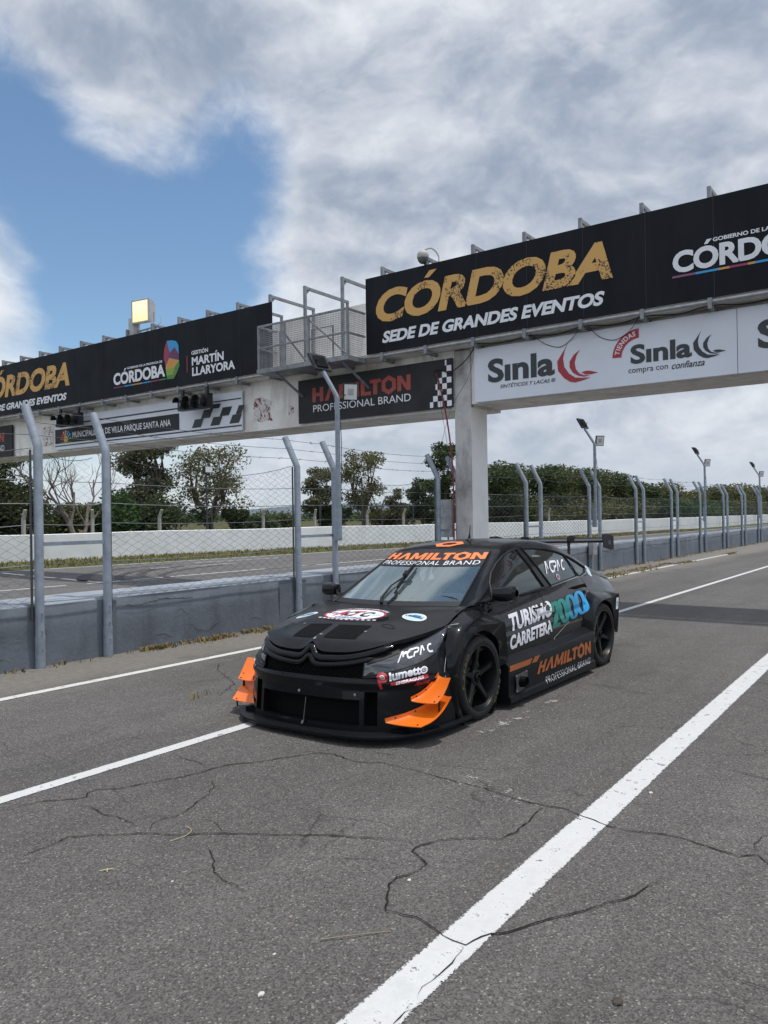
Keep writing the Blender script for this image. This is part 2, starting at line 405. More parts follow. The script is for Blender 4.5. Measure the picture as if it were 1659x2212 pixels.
def merge2d(L):
    V = []; F = []
    for v, f in L:
        o = len(V); V += [tuple(p) for p in v]; F += [tuple(i+o for i in t) for t in f]
    return np.array(V), F
def ribbon2d(P, w, closed=False):
    """polyline of width w with mitred joints"""
    P = [Vector(p) for p in P]; n = len(P); L = []; R = []
    for i in range(n):
        a = P[i-1] if (i or closed) else None; c = P[(i+1) % n] if (i < n-1 or closed) else None
        d1 = (P[i]-a).normalized() if a is not None else (c-P[i]).normalized(); d2 = (c-P[i]).normalized() if c is not None else d1
        n1 = Vector((-d1.y, d1.x)); n2 = Vector((-d2.y, d2.x)); m = (n1+n2)
        m = m.normalized() if m.length > 1e-4 else n1; k = w/2/max(.45, m.dot(n1))
        L.append(P[i]+m*k); R.append(P[i]-m*k)
    V = [tuple(p) for p in L+R]; F = [(i, (i+1) % n, n+(i+1) % n, n+i) for i in range(n if closed else n-1)]
    return np.array(V), F
def ell2d(cx, cy, rx, ry, n=40):
    return poly2d([(cx+rx*cos(2*pi*k/n), cy+ry*sin(2*pi*k/n)) for k in range(n)])
def ring2d(cx, cy, rx, ry, w, n=40, h=None):
    a = [(cx+rx*cos(2*pi*k/n), cy+ry*sin(2*pi*k/n)) for k in range(n)]; c = [(cx+(rx-w)*cos(2*pi*k/n), cy+(ry-w*(ry/rx))*sin(2*pi*k/n)) for k in range(n)]
    return np.array(a+c), [(k, (k+1) % n, n+(k+1) % n, n+k) for k in range(n)]
def rect2d(x0, y0, x1, y1): return np.array([(x0,y0),(x1,y0),(x1,y1),(x0,y1)], float), [(0,1,2,3)]
def norm2d(S):
    V, F = S; lo, hi = V.min(0), V.max(0); return (V-lo)/(hi-lo), F
def place2d(S, x0, y0, x1, y1):
    V, F = norm2d((S[0], S[1])); return V*np.array([x1-x0, y1-y0])+np.array([x0, y0]), F
def hexword():
    """bold word with crossbar-less A and a pointed hexagon O"""
    w = .26; L = []; x = 0
    L.append(poly2d([(0,0),(w,0),(w,.38),(.54,.38),(.54,0),(.8,0),(.8,1),(.54,1),(.54,.62),(w,.62),(w,1),(0,1)])); x = .9
    L.append(poly2d([(x,0),(x+.26,0),(x+.5,.64),(x+.68,0),(x+.95,0),(x+.62,1),(x+.36,1)])); x += 1.02
    L.append(poly2d([(x,0),(x+.24,0),(x+.24,.55),(x+.42,.1),(x+.6,.1),(x+.78,.55),(x+.78,0),(x+1.02,0),(x+1.02,1),(x+.76,1),(x+.51,.42),(x+.26,1),(x,1)])); x += 1.13
    L.append(rect2d(x,0,x+.26,1)); x += .37
    L.append(poly2d([(x,0),(x+.68,0),(x+.68,.24),(x+.26,.24),(x+.26,1),(x,1)])); x += .62
    L.append(poly2d([(x+.22,0),(x+.48,0),(x+.48,.76),(x+.72,.76),(x+.72,1),(x,1),(x,.76),(x+.22,.76)])); x += .77
    c = x+.46; o = [(c,-.14),(c+.46,.18),(c+.46,.82),(c,1.14),(c-.46,.82),(c-.46,.18)]; i = [(c,.16),(c+.21,.33),(c+.21,.67),(c,.84),(c-.21,.67),(c-.21,.33)]
    L.append((np.array(o+i), [(k, (k+1) % 6, 6+(k+1) % 6, 6+k) for k in range(6)])); x += 1.0
    L.append(poly2d([(x,0),(x+.25,0),(x+.25,.58),(x+.58,0),(x+.83,0),(x+.83,1),(x+.58,1),(x+.58,.42),(x+.25,1),(x,1)]))
    V, F = merge2d(L); V = V-np.array([0, 0]); V[:, 0] /= x+.83; return V, F
def clubword():
    w = .205
    L = [ribbon2d([(.07,0),(.30,.92),(.46,.92),(.70,.36)], w),
         ribbon2d([(2.14,.085),(1.62,.085),(1.38,.24),(1.26,.5),(1.38,.80),(1.60,.92),(2.82,.92),(3.04,.82),(3.04,.60),(2.88,.46),(2.40,.46),(2.33,0)], w),
         ribbon2d([(3.30,0),(3.53,.92),(3.69,.92),(3.93,.36)], w),
         ribbon2d([(5.22,.92),(4.82,.92),(4.60,.78),(4.50,.5),(4.60,.24),(4.82,.085),(5.32,.085)], w)]
    return norm2d(merge2d(L))
def board_print(parent, x, shape, y0, z0, y1, z1, m, name='lettering', d=.004, skew=0.):
    """shape (unit square) printed on a board in the plane X=x facing -X; y0 is its left end (larger Y)"""
    V, F = shape[0], shape[1]; o = MB()
    o.add([(x-d, y0+(y1-y0)*(u+0*w), z0+(z1-z0)*w) for u, w in V], F)
    return o.build(name, m, parent, fixn=False)
# ------------------------------------------------------------------ ground
def sheet(name, pts, z, m, uvy=None):
    o = MB(); o.add([(x, y, z) for x, y in pts], [tuple(range(len(pts)))]); return struct(o.build(name, m))
sheet('ground', [(-3000,-3000),(6000,-3000),(6000,6000),(-3000,6000)], -.03, M['field'])
sheet('pit_road', [(-30,-25),(420,-25),(420,8.75),(-30,8.75)], 0, M['asphalt'])
WALLX = [-60, 5, 17.5, 24, 30, 40, 54, 71, 90, 113, 180, 420]; WALLY = [35, 33.2, 31, 29.9, 29.0, 26.6, 22.9, 21.3, 21.0, 21.3, 22, 23]
EDGEY = [30, 26.8, 25.4, 24.7, 24.1, 22.0, 19.2, 18.3, 18.4, 18.9, 20.0, 21]
wy = lambda x: pchip(WALLX, WALLY, x); ey = lambda x: pchip(WALLX, EDGEY, x)
tr = [(-60, 9.0), (420, 9.0)] + [(x, y+.4) for x, y in list(zip(WALLX, EDGEY))[::-1]]
sheet('race_track', tr, -.004, M['track'])
vg = [(x, y+.3) for x, y in zip(WALLX, EDGEY)] + [(x, y+.6) for x, y in list(zip(WALLX, WALLY))[::-1]]
sheet('grass_strip', vg, .004, M['grass'])
def strip(name, path, w, z, m, seg=1.0):
    """painted strip along path with UVs: u along, v across"""
    P = [Vector((*p, 0)) for p in path]; V = []; F = []; UV = []; L = 0
    for i, p in enumerate(P):
        d = (P[min(i+1, len(P)-1)]-P[max(i-1, 0)]).normalized(); n = Vector((-d.y, d.x, 0))*w/2
        if i: L += (p-P[i-1]).length
        V += [(*(p+n).xy, z), (*(p-n).xy, z)]; UV += [(L, 0), (L, 1)]
    for i in range(len(P)-1): F.append((2*i, 2*i+1, 2*i+3, 2*i+2))
    me = bpy.data.meshes.new(name); me.from_pydata(V, [], F); uv = me.uv_layers.new()
    for lp in me.loops: uv.data[lp.index].uv = UV[lp.vertex_index]
    me.materials.append(m); o = bpy.data.objects.new(name, me); return link(o)
rl = random.Random(5)
def line(name, x0, x1, y0, y1, w, m, z=.004):
    n = max(2, int((x1-x0)/3)); return struct(strip(name, [(x0+(x1-x0)*i/n, y0+(y1-y0)*i/n) for i in range(n+1)], w, z, m))
struct(strip('wide_white_line', [(x, pchip([-6,2,9.5,30,120], [1.44,1.585,1.735,2.0,2.2], x)) for x in [-6+.9*k for k in range(60)]+[55,70,90,120]], .178, .004, M['line']))
line('lane_line', -6, 130, 4.64, 4.64, .115, M['line'])
line('verge_line', -6, 34, 7.25, 7.25, .12, M['line_verge'])
struct(strip('track_edge_line', [(x, y+.05) for x, y in zip(WALLX, EDGEY)], .14, .0, M['line_thin']))
struct(strip('track_centre_line', [(-20,18.8),(9,18.7),(11.6,18.66)], .12, .0, M['line_thin']))
struct(strip('track_centre_line', [(12.2,18.65),(13.2,18.62)], .12, .0, M['line_thin']))
struct(strip('track_centre_line', [(13.6,18.6),(18.6,18.4)], .12, .0, M['line_thin']))
struct(strip('track_centre_line', [(20,18.3),(30,17.6),(60,15.6)], .12, .0, M['line_thin']))
struct(strip('start_line', [(13.4,25.2),(13.15,23.4)], .16, .0, M['line_thin']))
struct(strip('start_line', [(13.1,23.0),(12.95,21.4)], .16, .0, M['line_thin']))
struct(strip('start_line', [(12.9,21.0),(12.65,18.7)], .16, .0, M['line_thin']))
struct(strip('grid_mark', [(17,22.3),(20.5,21.9)], .1, .0, M['line_thin']))
struct(strip('grid_mark', [(20,23.6),(24,23.0)], .1, .0, M['line_thin']))
for i, P in enumerate([[(12.6,19.4),(13.0,20.2),(13.8,21.3),(14.9,22.3),(15.9,22.9),(17.1,23.3),(19,23.6)],[(12.8,19.0),(13.0,19.8),(14.1,21.4),(15.4,22.7),(16.6,23.4)],[(14.5,19.2),(14.8,19.9),(15.3,20.5),(16.8,21.7),(18.1,22.2),(20,22.6)],[(14.6,18.2),(14.9,19.0),(15.9,20.0),(17.3,20.8),(19.5,21.4)],[(13.5,19.0),(13.9,19.7),(14.6,20.5),(15.5,21.3),(17,22.1)]]):
    struct(strip('skid_mark', [tuple(p[:2]) for p in catmull([(x, y, 0) for x, y in P], 30)], .24, .0+.0004*i, M['skid']))
CRACKS = [[(2.34,4.45),(2.41,4.44),(2.51,4.43),(2.58,4.41),(2.64,4.34),(2.71,4.28),(2.76,4.25),(2.8,4.31),(2.88,4.32),(2.97,4.21),(3.08,4.18),(3.21,4.12),(3.34,4.06),(3.46,4.03),(3.56,4.03),(3.68,3.99),(3.8,3.89),(3.95,3.82),(4.09,3.73),(4.21,3.67),(4.24,3.55),(4.19,3.36),(4.22,3.23),(4.28,3.16),(4.26,2.99),(4.25,2.8),(4.22,2.58),(4.22,2.41),(4.18,2.23),(4.15,2.06),(4.15,1.93),(4.17,1.84),(4.13,1.72),(4.07,1.55),(4.06,1.41),(4.11,1.29),(4.12,1.15),(4.08,1.01),(4.05,.88),(4.12,.81),(4.04,.75),(3.98,.5)],
 [(3.61,4.51),(3.59,4.35),(3.58,4.18),(3.54,4.06)],[(2.66,4.17),(2.68,4.08),(2.65,3.94),(2.67,3.8),(2.67,3.69),(2.64,3.59)],
 [(2.0,3.81),(2.1,3.78),(2.22,3.78),(2.36,3.8),(2.46,3.69),(2.56,3.56),(2.63,3.48),(2.69,3.35),(2.77,3.26),(2.84,3.17),(2.94,3.01),(3.03,2.85),(3.13,2.7),(3.2,2.54),(3.27,2.42),(3.3,2.35),(3.32,2.3),(3.28,2.24)],
 [(2.92,3.43),(2.92,3.29),(2.87,3.19),(2.91,3.06)],[(2.7,3.13),(2.61,2.97),(2.51,2.85),(2.48,2.76),(2.48,2.67),(2.46,2.58)],
 [(3.41,3.87),(3.3,3.74),(3.14,3.65),(2.98,3.59),(2.86,3.55),(2.79,3.59),(2.71,3.57),(2.64,3.49)],
 [(4.14,1.93),(3.94,1.91),(3.72,1.89),(3.59,1.92),(3.52,2.04),(3.42,2.16),(3.27,2.22),(3.22,2.21),(3.14,2.07),(3.03,2.07),(2.95,2.11),(2.87,2.1),(2.74,2.01),(2.67,1.97),(2.7,1.84),(2.66,1.71),(2.63,1.62),(2.63,1.56),(2.76,1.52),(2.81,1.47),(2.92,1.42),(3.07,1.33),(3.22,1.25),(3.39,1.16),(3.52,1.14),(3.58,1.09)],
 [(2.62,1.56),(2.54,1.55),(2.41,1.54),(2.31,1.55),(2.23,1.52)],[(2.23,1.5),(2.16,1.52),(2.02,1.50)],[(4.43,.82),(4.25,.85),(4.13,.81)],[(3.01,.75),(2.98,.68),(2.98,.61),(2.99,.5)],
 [(7.37,3.12),(7.33,3.02),(7.37,2.9),(7.31,2.72),(7.27,2.55),(7.2,2.2)],[(2.0,3.81),(1.7,3.9)],[(2.34,4.45),(2.0,4.52)],[(5.4,1.3),(5.3,.9),(5.35,.6)],[(5.0,5.6),(5.5,5.9),(5.9,6.6),(6.2,6.9)]]
def crack(path, w):
    P = []
    for a, c in zip(path[:-1], path[1:]):
        a, c = Vector(a), Vector(c); n = max(1, int((c-a).length/.035)); d = (c-a); nn = Vector((-d.y, d.x)).normalized()
        for k in range(n): P.append(a+d*k/n+nn*rl.uniform(-.008, .008)*(k > 0))
    P.append(Vector(path[-1])); V = []; F = []; N = len(P)
    for i, p in enumerate(P):
        d = (P[min(i+1, N-1)]-P[max(i-1, 0)]).normalized(); nn = Vector((-d.y, d.x))
        t = min(1, i/4, (N-1-i)/4); ww = w*rl.uniform(.35, 1.25)*t
        V += [(*(p+nn*ww/2), 0), (*(p-nn*ww/2), 0)]
        if i: F.append((2*i-2, 2*i-1, 2*i+1, 2*i))
    return V, F
o = MB()
for i, c in enumerate(CRACKS):
    V, F = crack(c, .0088 if i in (0, 3, 7) else .0066); z = .0055+.0002*i
    o.add([(x, y, z) for x, y, _ in V], F)
struct(o.build('pavement_crack', M['crack']))
# worn paint beside the front wheel and pale flecks
struct(strip('faded_paint_patch', [(5.28,2.98),(5.55,2.97),(5.85,2.93),(6.12,2.90)], .13, .004, M['line_worn']))
struct(strip('faded_paint_patch', [(6.4,2.96),(6.62,2.91)], .07, .004, M['line_worn']))
struct(strip('faded_paint_patch', [(4.05,1.95),(4.2,2.25),(4.3,2.6)], .2, .0035, M['line_worn']))
struct(strip('faded_paint_patch', [(7.6,1.2),(9.5,1.0),(11.5,.9)], .3, .0035, M['line_worn']))
struct(strip('faded_paint_patch', [(12.6,2.2),(14.5,1.9),(17,1.7)], .35, .0035, M['line_worn']))
# loose bits on the asphalt
M['pale_stone'] = mat('pale_stone', (.52,.50,.46), .8, var=.2); M['twig'] = mat('dry_twig', (.24,.19,.13), .8); M['straw'] = mat('straw', (.45,.38,.22), .8); M['leafdark'] = mat('dark_leaf', (.05,.04,.03), .8)
def pebble(x, y, r, label, m='pale_stone'):
    bm = bmesh.new(); bmesh.ops.create_icosphere(bm, subdivisions=1, radius=r); q = random.Random(int(x*1000+y*77))
    for v in bm.verts: v.co = Vector((v.co.x*q.uniform(.8, 1.5), v.co.y*q.uniform(.7, 1.1), v.co.z*.45))
    me = bpy.data.meshes.new('pebble'); bm.to_mesh(me); bm.free(); me.materials.append(M[m])
    o = bpy.data.objects.new('pebble', me); o.location = (x, y, r*.25); link(o); tag(o, label, 'pebble', 'loose bits on the asphalt')
pebble(1.96,1.99,.014,'flat white chip lowest in the photo, left of the wide white line')
pebble(2.17,2.13,.008,'small pale stone on the asphalt just above the flat white chip')
pebble(2.96,2.05,.011,'white pebble by the crack left of the wide white line')
pebble(4.69,1.5,.014,'small pale stone lying right of the wide white line beyond its crack')
pebble(2.41,2.27,.010,'brown pebble lying alone on the asphalt left of the dry twig','twig')
pebble(2.62,.96,.022,'dark tar blob on the asphalt right of the wide white line','leafdark')
pebble(2.34,2.94,.007,'tiny white stone in the middle of the open asphalt')
o = MB(); o.tube(catmull([(2.34,2.05,.006),(2.41,1.975,.012),(2.47,1.93,.008),(2.55,1.86,.005)], 14), [.0022]*13+[.001], 6)
tag(o.build('dry_twig', M['twig']), 'thin curved dry twig lying on the asphalt left of the wide white line', 'twig')
o = MB(); o.tube(catmull([(2.21,3.31,.004),(2.235,3.285,.009),(2.26,3.275,.005)], 10), .003, 5); o.tube(catmull([(2.225,3.27,.004),(2.24,3.29,.008),(2.25,3.30,.005)], 8), .0025, 5)
tag(o.build('straw_bit', M['straw']), 'short crossed bits of yellow straw on the asphalt at left', 'straw')
o = MB(); o.tube(catmull([(2.62,3.31,.004),(2.72,3.29,.010),(2.78,3.33,.006),(2.80,3.40,.004)], 14), .0018, 5)
tag(o.build('straw_stalk', M['straw']), 'long curved straw stalk over the cracked asphalt', 'straw')

def blades(name, mats, pts, hmin, hmax, seed, lean=.6, wd=.008):
    q = np.random.RandomState(seed); V = []; F = []; mi = []
    for x, y, k in pts:
        for _ in range(k):
            bx, by = x+q.normal(0, .07), y+q.normal(0, .035); h = q.uniform(hmin, hmax); a = q.uniform(0, 2*pi); l = h*q.uniform(.2, lean*1.8)
            c, s_ = cos(a), sin(a); n = len(V); w = wd*q.uniform(.6, 1.4)
            V += [(bx-s_*w, by+c*w, 0), (bx+s_*w, by-c*w, 0), (bx+c*l*.4-s_*w*.7, by+s_*l*.4+c*w*.7, h*.7), (bx+c*l*.4+s_*w*.7, by+s_*l*.4-c*w*.7, h*.7), (bx+c*l, by+s_*l, h*.9)]
            F += [(n, n+1, n+3, n+2), (n+2, n+3, n+4)]; r = q.randint(len(mats)); mi += [r, r]
    me = bpy.data.meshes.new(name); me.from_pydata(V, [], F)
    for m in mats: me.materials.append(M[m])
    me.polygons.foreach_set('material_index', mi); return link(bpy.data.objects.new(name, me))
q = random.Random(11); pts = []
for _ in range(260):
    x = q.uniform(4.2, 9.5); w = 1 if x < 6.3 else 4+3*sin(x*7)
    if x < 6.3 and q.random() > .3: continue
    pts.append((x, 8.40-abs(q.gauss(0, .06)), int(w*q.uniform(.5, 3.5))))
for _ in range(420):
    x = q.uniform(9.5, 60); pts.append((x, 8.40-abs(q.gauss(0, .10)), q.randint(1, 9)))
for _ in range(170):
    x = q.uniform(15, 26); pts.append((x, 7.5+abs(q.gauss(0, .16))-.004*(x-15), q.randint(3, 14)))
stuff(blades('dry_grass', ['dryblade', 'dryblade', 'dryblade', 'grassblade'], pts, .012, .065, 3, .8), 'dry brown grass growing along the foot of the grey wall', 'dry grass')
pts = []
for cx, n in ((17.8, 10), (20.2, 16), (22.6, 14), (26.5, 26), (33, 20)):
    for _ in range(n): pts.append((cx+q.gauss(0, .5), 7.25+q.gauss(0, .07), q.randint(4, 16)))
for _ in range(7): pts.append((q.uniform(4.75, 5.25), 5.75+q.gauss(0, .04), 2))
stuff(blades('weed_patch', ['grassblade', 'dryblade'], pts, .02, .09, 4), 'green weeds along the edge of the pit road asphalt', 'weeds')
pts = []
for _ in range(5200):
    x = q.uniform(6, 75); a, c = ey(x)+.5, wy(x)-.05; t = q.random(); t = 1-(1-t)**1.3; pts.append((x, a+(c-a)*t, 3))
stuff(blades('verge_grass', ['grassblade', 'grassblade', 'dryblade'], pts, .04, .16, 6, wd=.02), 'patchy green grass strip below the white wall', 'grass')

# ------------------------------------------------------------------ walls
PW0, PW1, PWH = 8.49, 9.32, .725
o = MB(); q = random.Random(2); n = 220; rows = []
for i in range(n+1):
    x = -8+i*.55 if i < 160 else 80+(i-160)*5.; s = lambda a: q.uniform(-a, a)*(x < 50)
    rows.append([(x, PW0-.012+s(.008), -.05), (x, PW0-.006+s(.006), .12), (x, PW0+s(.006), .4), (x, PW0+s(.003), PWH-.03+s(.006)), (x, PW0+.03+s(.004), PWH+s(.004)),
                 (x, PW0+.4, PWH+.012+s(.005)), (x, PW1-.02, PWH+s(.006)), (x, PW1, PWH-.03), (x, PW1+.02, -.05)])
o.grid(rows)
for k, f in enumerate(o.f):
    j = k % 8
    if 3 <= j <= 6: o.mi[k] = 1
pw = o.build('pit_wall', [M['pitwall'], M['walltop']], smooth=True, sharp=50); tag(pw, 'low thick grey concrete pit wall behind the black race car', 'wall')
o = MB(); rows = []
for i in range(110):
    x = -50+i*2. if i < 90 else 130+(i-90)*14.; y = wy(x); h = 1.13+.02*sin(x*.6)
    rows.append([(x, y, -.05), (x, y, h-.02), (x, y+.03, h), (x, y+.27, h), (x, y+.3, h-.02), (x, y+.3, -.05)])
o.grid(rows); ww = o.build('white_wall', M['whitewall'], smooth=True, sharp=50); tag(ww, 'long white concrete wall along the far side of the track', 'wall')

M['chip'] = mat('bare_wall_chip', (.075,.075,.078), .9, var=.3, vscale=25)
M['patchpaint'] = wall_mat('newer_grey_paint', (.135,.150,.172), (.115,.125,.145), .5)
def wallcrack(P, w):
    V, F = crack(P, w); o = MB(); o.add([(x, PW0-.016, z) for x, z, _ in V], F); return o.build('wall_crack', M['chip'], pw)
for P in ([(6.45,.12),(6.55,.16),(6.68,.155),(6.8,.10),(6.86,.06)],[(7.0,.26),(7.12,.22),(7.25,.13),(7.4,.10),(7.6,.19),(7.72,.22)],[(6.85,.42),(6.95,.46),(7.02,.40),(7.1,.37)],[(4.2,.14),(4.35,.10),(4.5,.15),(4.62,.08)],[(8.2,.15),(8.3,.19),(8.45,.16),(8.5,.08)],[(5.95,.6),(6.3,.57),(6.6,.62),(7.2,.585)],[(12.0,.3),(12.4,.26),(12.9,.32)],[(17.9,.5),(18.8,.38),(19.6,.5),(20.6,.36)],[(22.6,.55),(23.4,.42),(24.2,.56)],[(26.6,.55),(27.5,.42),(28.6,.54)]): wallcrack(P, .016)
for x0, x1, z1 in ((8.85,9.16,.715),(9.30,9.46,.70),(10.2,10.32,.71),(13.0,13.3,.70),(17.0,17.28,.70),(5.84,5.95,.70)):
    o = MB(); n_ = 6; o.grid([[(x0+(x1-x0)*i/n_+rl.uniform(-.006,.006), PW0-.0145, z) for i in range(n_+1)] for z in (.0,.2,.45,z1-.03)]); o.build('paint_patch', M['patchpaint'], pw)
# ------------------------------------------------------------------ catch fence on the pit wall
PAIRS = [(4.91, 5.79), (9.24, 10.15), (13.39, 14.16), (17.36, 18.17), (21.37, 22.15), (25.34, 26.10), (29.2, 29.95), (33.1, 33.88), (36.95, 37.7), (40.6, 41.35), (44.4, 45.15), (48.3, 49.05), (52.2, 52.95), (56.1, 56.85), (60, 60.75)]
PY, PR = 8.43, .051
fence = empty('catch_fence', 'tall catch fence of paired bent grey posts and chain link along the pit wall', 'fence', (4.9, PY, 0))
def fbuild(o, name, m, smooth=False, parent=None):
    ob = o.build(name, m, fence if parent is None else parent, smooth=smooth)
    if parent is None: ob.location = (-4.9, -PY, 0)
    return ob
def ZB(x): return 2.52-.012*min(max(x-4.9, 0), 9)
for pi_, (xa, xb) in enumerate([(.95, 1.8)]+PAIRS):
    for x in (xa, xb):
        o = MB(); zb = ZB(x)
        o.tube([(x, PY, -.02), (x, PY, zb-.01), (x, PY+.012, zb+.02), (x, PY+.25, zb+.47)], PR, 14)
        o.tube([(x, PY, 0), (x, PY, .36)], PR+.006, 14)
        for z in (.22, .42, .62): o.obox((x, PY-PR-.006, z), (.010,0,0), (0,.008,0), (0,0,.010))
        fbuild(o, 'post', M['post'], True)
    o = MB(); z = 1.40 if pi_ < 2 else 1.36
    o.box((xa+PR, PY-.02, z-.022), (xb-PR, PY+.02, z+.022)); fbuild(o, 'cross_bar', M['post'])
def sag(x0, x1, z0, z1, d, n=10):
    return [(x0+(x1-x0)*t, PY+.02, z0+(z1-z0)*t-4*d*t*(1-t)) for t in [i/n for i in range(n+1)]]
qf = random.Random(8)
def chain_panel(x0, x1, ztop, zbot, dtop, r, torn=False):
    o = MB(); p = .094; n = int((x1-x0)/p); V = []; F = []
    for i in range(n):
        xc = x0+(i+.5)*(x1-x0)/n; t = (xc-x0)/(x1-x0); zt = ztop-4*dtop*t*(1-t); rows = int((zt-zbot)/.047); pth = []
        for k in range(rows+1):
            z = zbot+(zt-zbot)*k/rows; s_ = p/2 if (k+i) % 2 == 0 else -p/2
            bow = .03*sin(pi*(z-zbot)/(zt-zbot))*sin(pi*t*2+i*.02)
            pth.append((xc+s_*.98+.010*sin(z*7+i*.4), PY+PR+.02+bow+(.004 if k % 2 else -.004), z+.006*sin(xc*9)))
        base = len(V)
        for (a, y, c) in pth: V += [(a-r, y-r*.6, c), (a+r, y-r*.6, c), (a, y+r, c)]
        for k in range(rows):
            a = base+3*k
            for e in range(3): F.append((a+e, a+(e+1) % 3, a+3+(e+1) % 3, a+3+e))
    o.add(V, F)
    o.tube(sag(x0, x1, ztop, ztop, dtop), .004, 5)
    return o
bays = [(-3., .95)]+[(1.8, PAIRS[0][0])]+[(PAIRS[i][1], PAIRS[i+1][0]) for i in range(len(PAIRS)-1)]
for i, (a, c) in enumerate(bays):
    far = a > 12; zt = ZB(a)-.03 if not far else 2.16
    o = chain_panel(a+.06, c-.06, zt-(.0 if not far else 0), .62, [.1, .14, .22, .20, .05, .03, .06, .1, .05][i] if i < 9 else .06, .0028 if not far else .0031)
    for x in (a+.075, c-.075): o.tube([(x, PY+.03, .55), (x, PY+.03, zt-.02)], .014, 8)
    fbuild(o, 'chain_link_panel', M['wire'])
# torn scrap of mesh left between the first two posts
o = chain_panel(5.05, 5.62, 2.42, 1.78, .05, .0021); o.f = [f for k, f in enumerate(o.f) if qf.random() > .18]; fbuild(o, 'torn_mesh_scrap', M['wire'])
xs = [-3.]+[x for p in [(.95, 1.8)]+PAIRS for x in p]
for z, th in ((2.12, .0045), (1.86, .005), (1.62, .004), (1.16, .005), (.90, .004), (.74, .004)):
    o = MB(); path = []
    for a, c in zip(xs[:-1], xs[1:]):
        path += sag(a, c, z+qf.uniform(-.02, .02), z+qf.uniform(-.02, .02), .035*qf.random() if c-a > 1 else .008, 6)[:-1]
    o.tube([(x, PY+.03, zz) for x, _, zz in path], th, 5); fbuild(o, 'straining_wire', M['wirelight'])
for k, t in enumerate((.28, .62, .94)):
    o = MB(); path = []
    for a, c in zip(xs[:-1], xs[1:]):
        za, zc = ZB(a)+.47*t, ZB(c)+.47*t; seg = sag(a, c, za, zc, .04 if c-a > 1 else .005, 8)
        path += [(x, PY+.25*t+.05, z) for x, _, z in seg[:-1]]
        if a < 30:
            for _ in range(int((c-a)*2.2)):
                u = qf.random(); j = min(7, int(u*8)); f_ = u*8-j; P = Vector(seg[j]).lerp(Vector(seg[j+1]), f_); P.y = PY+.25*t+.05
                for s_ in (0, 1):
                    d = Vector((qf.uniform(-1, 1), qf.uniform(-1, 1), qf.uniform(-1, 1))).normalized()*.03
                    o.tube([P-d, P+d], .0022, 4)
    o.tube(path, .0034, 5); fbuild(o, 'barbed_wire', M['wire'])

# ------------------------------------------------------------------ light poles clamped to the fence
def light_pole(x, zt, label):
    r = empty('light_pole', label, 'light pole', (x, PY-.13, 1.3), 'twin floodlight poles on the fence')
    bz = 1.3
    o = MB(); o.tube([(0,0,.0), (0,0,zt-bz)], .042, 12); o.obox((0,.03,.25), (.05,0,0), (0,.055,0), (0,0,.28)); o.build('pole', M['post'], r, True)
    o = MB(); o.tube([(0,0,zt-bz-.01), (0,.01,zt-bz+.03), (-.03,.27,zt-bz+.46)], .036, 12); o.build('arm', M['post'], r, True)
    # floodlight at the arm end, seen from behind
    n = Vector((.06,.86,-.50)).normalized(); a = Vector((1,-.10,.03)).normalized(); a = (a-n*a.dot(n)).normalized(); c = n.cross(a)
    P = Vector((-.05,.345,zt-bz+.60))
    o = MB(); o.obox(P-n*.022, a*.20, c*.16, n*.022); o.obox(P-n*.055, a*.13, c*.11, n*.014)
    for k in range(7): o.obox(P-n*.072+a*(-.10+.033*k), a*.004, c*.10, n*.012)
    for s_ in (-1, 1): o.tube([P-n*.02+a*.21*s_, P-n*.10+a*.17*s_, Vector((-.035,.30,zt-bz+.48))], .008, 6)
    fl = o.build('floodlight', M['lampblack'], r)
    o = MB(); o.obox(P+n*.004, a*.185, c*.145, n*.003); o.build('lens', M['lampglass'], fl)
    n = Vector((-.62,-.72,-.22)).normalized(); a = n.cross(Vector((0,0,1))).normalized(); c = a.cross(n); P = Vector((.30,-.05,zt-bz+.12))
    o = MB(); o.obox(P-n*.03, a*.125, c*.145, n*.025); o.tube([P-n*.05+a*.13, P-n*.12, Vector((.05,0,zt-bz-.02))], .010, 6); o.tube([P-n*.05-a*.13, P-n*.12], .008, 6)
    o.tube([(0,0,zt-bz-.12), (.03,0,zt-bz-.1), (.06,0,zt-bz-.02)], .012, 6)
    fl = o.build('floodlight', M['lampblack'], r)
    o = MB(); o.obox(P-n*.002, a*.108, c*.126, n*.003); ln = o.build('lens', M['lampglass'], fl)
    o = MB(); o.obox(P+n*.002, a*.05, c*.055, n*.002); o.build('led_plate', M['lampgrey'], fl)
    o = MB(); o.tube(catmull([(-.01,.2,zt-bz+.36), (.06,.12,zt-bz+.2), (.07,.05,zt-bz-.05), (.05,.0,zt-bz-.25), (.045,0,.2)], 16), .006, 5); o.build('cable', M['rubber'], r)
    return r
light_pole(10.10, 3.64, 'grey twin floodlight pole rising in front of the dark red lettered banner')
light_pole(21.50, 3.60, 'tall grey pole with two floodlights standing just right of the white column')
light_pole(33.38, 3.52, 'grey pole with two floodlights, second one right of the white column')
light_pole(44.2, 3.44, 'grey pole with two floodlights nearest the right edge of the photo')
# boxes
o = MB(); o.box((17.30-.17, PY-.17, .50), (17.30+.17, PY-.055, .86)); o.box((17.30-.15, PY-.18, .53), (17.30+.15, PY-.171, .83)); o.tube([(17.3, PY-.1, .5), (17.3, PY-.08, .0)], .025, 8)
tag(o.build('meter_box', M['galv'], loc=(0,0,0)), 'grey metal meter box fixed to the pit wall behind the rear wing', 'meter box')
bpy.data.objects['meter_box'].location.x = 4.0
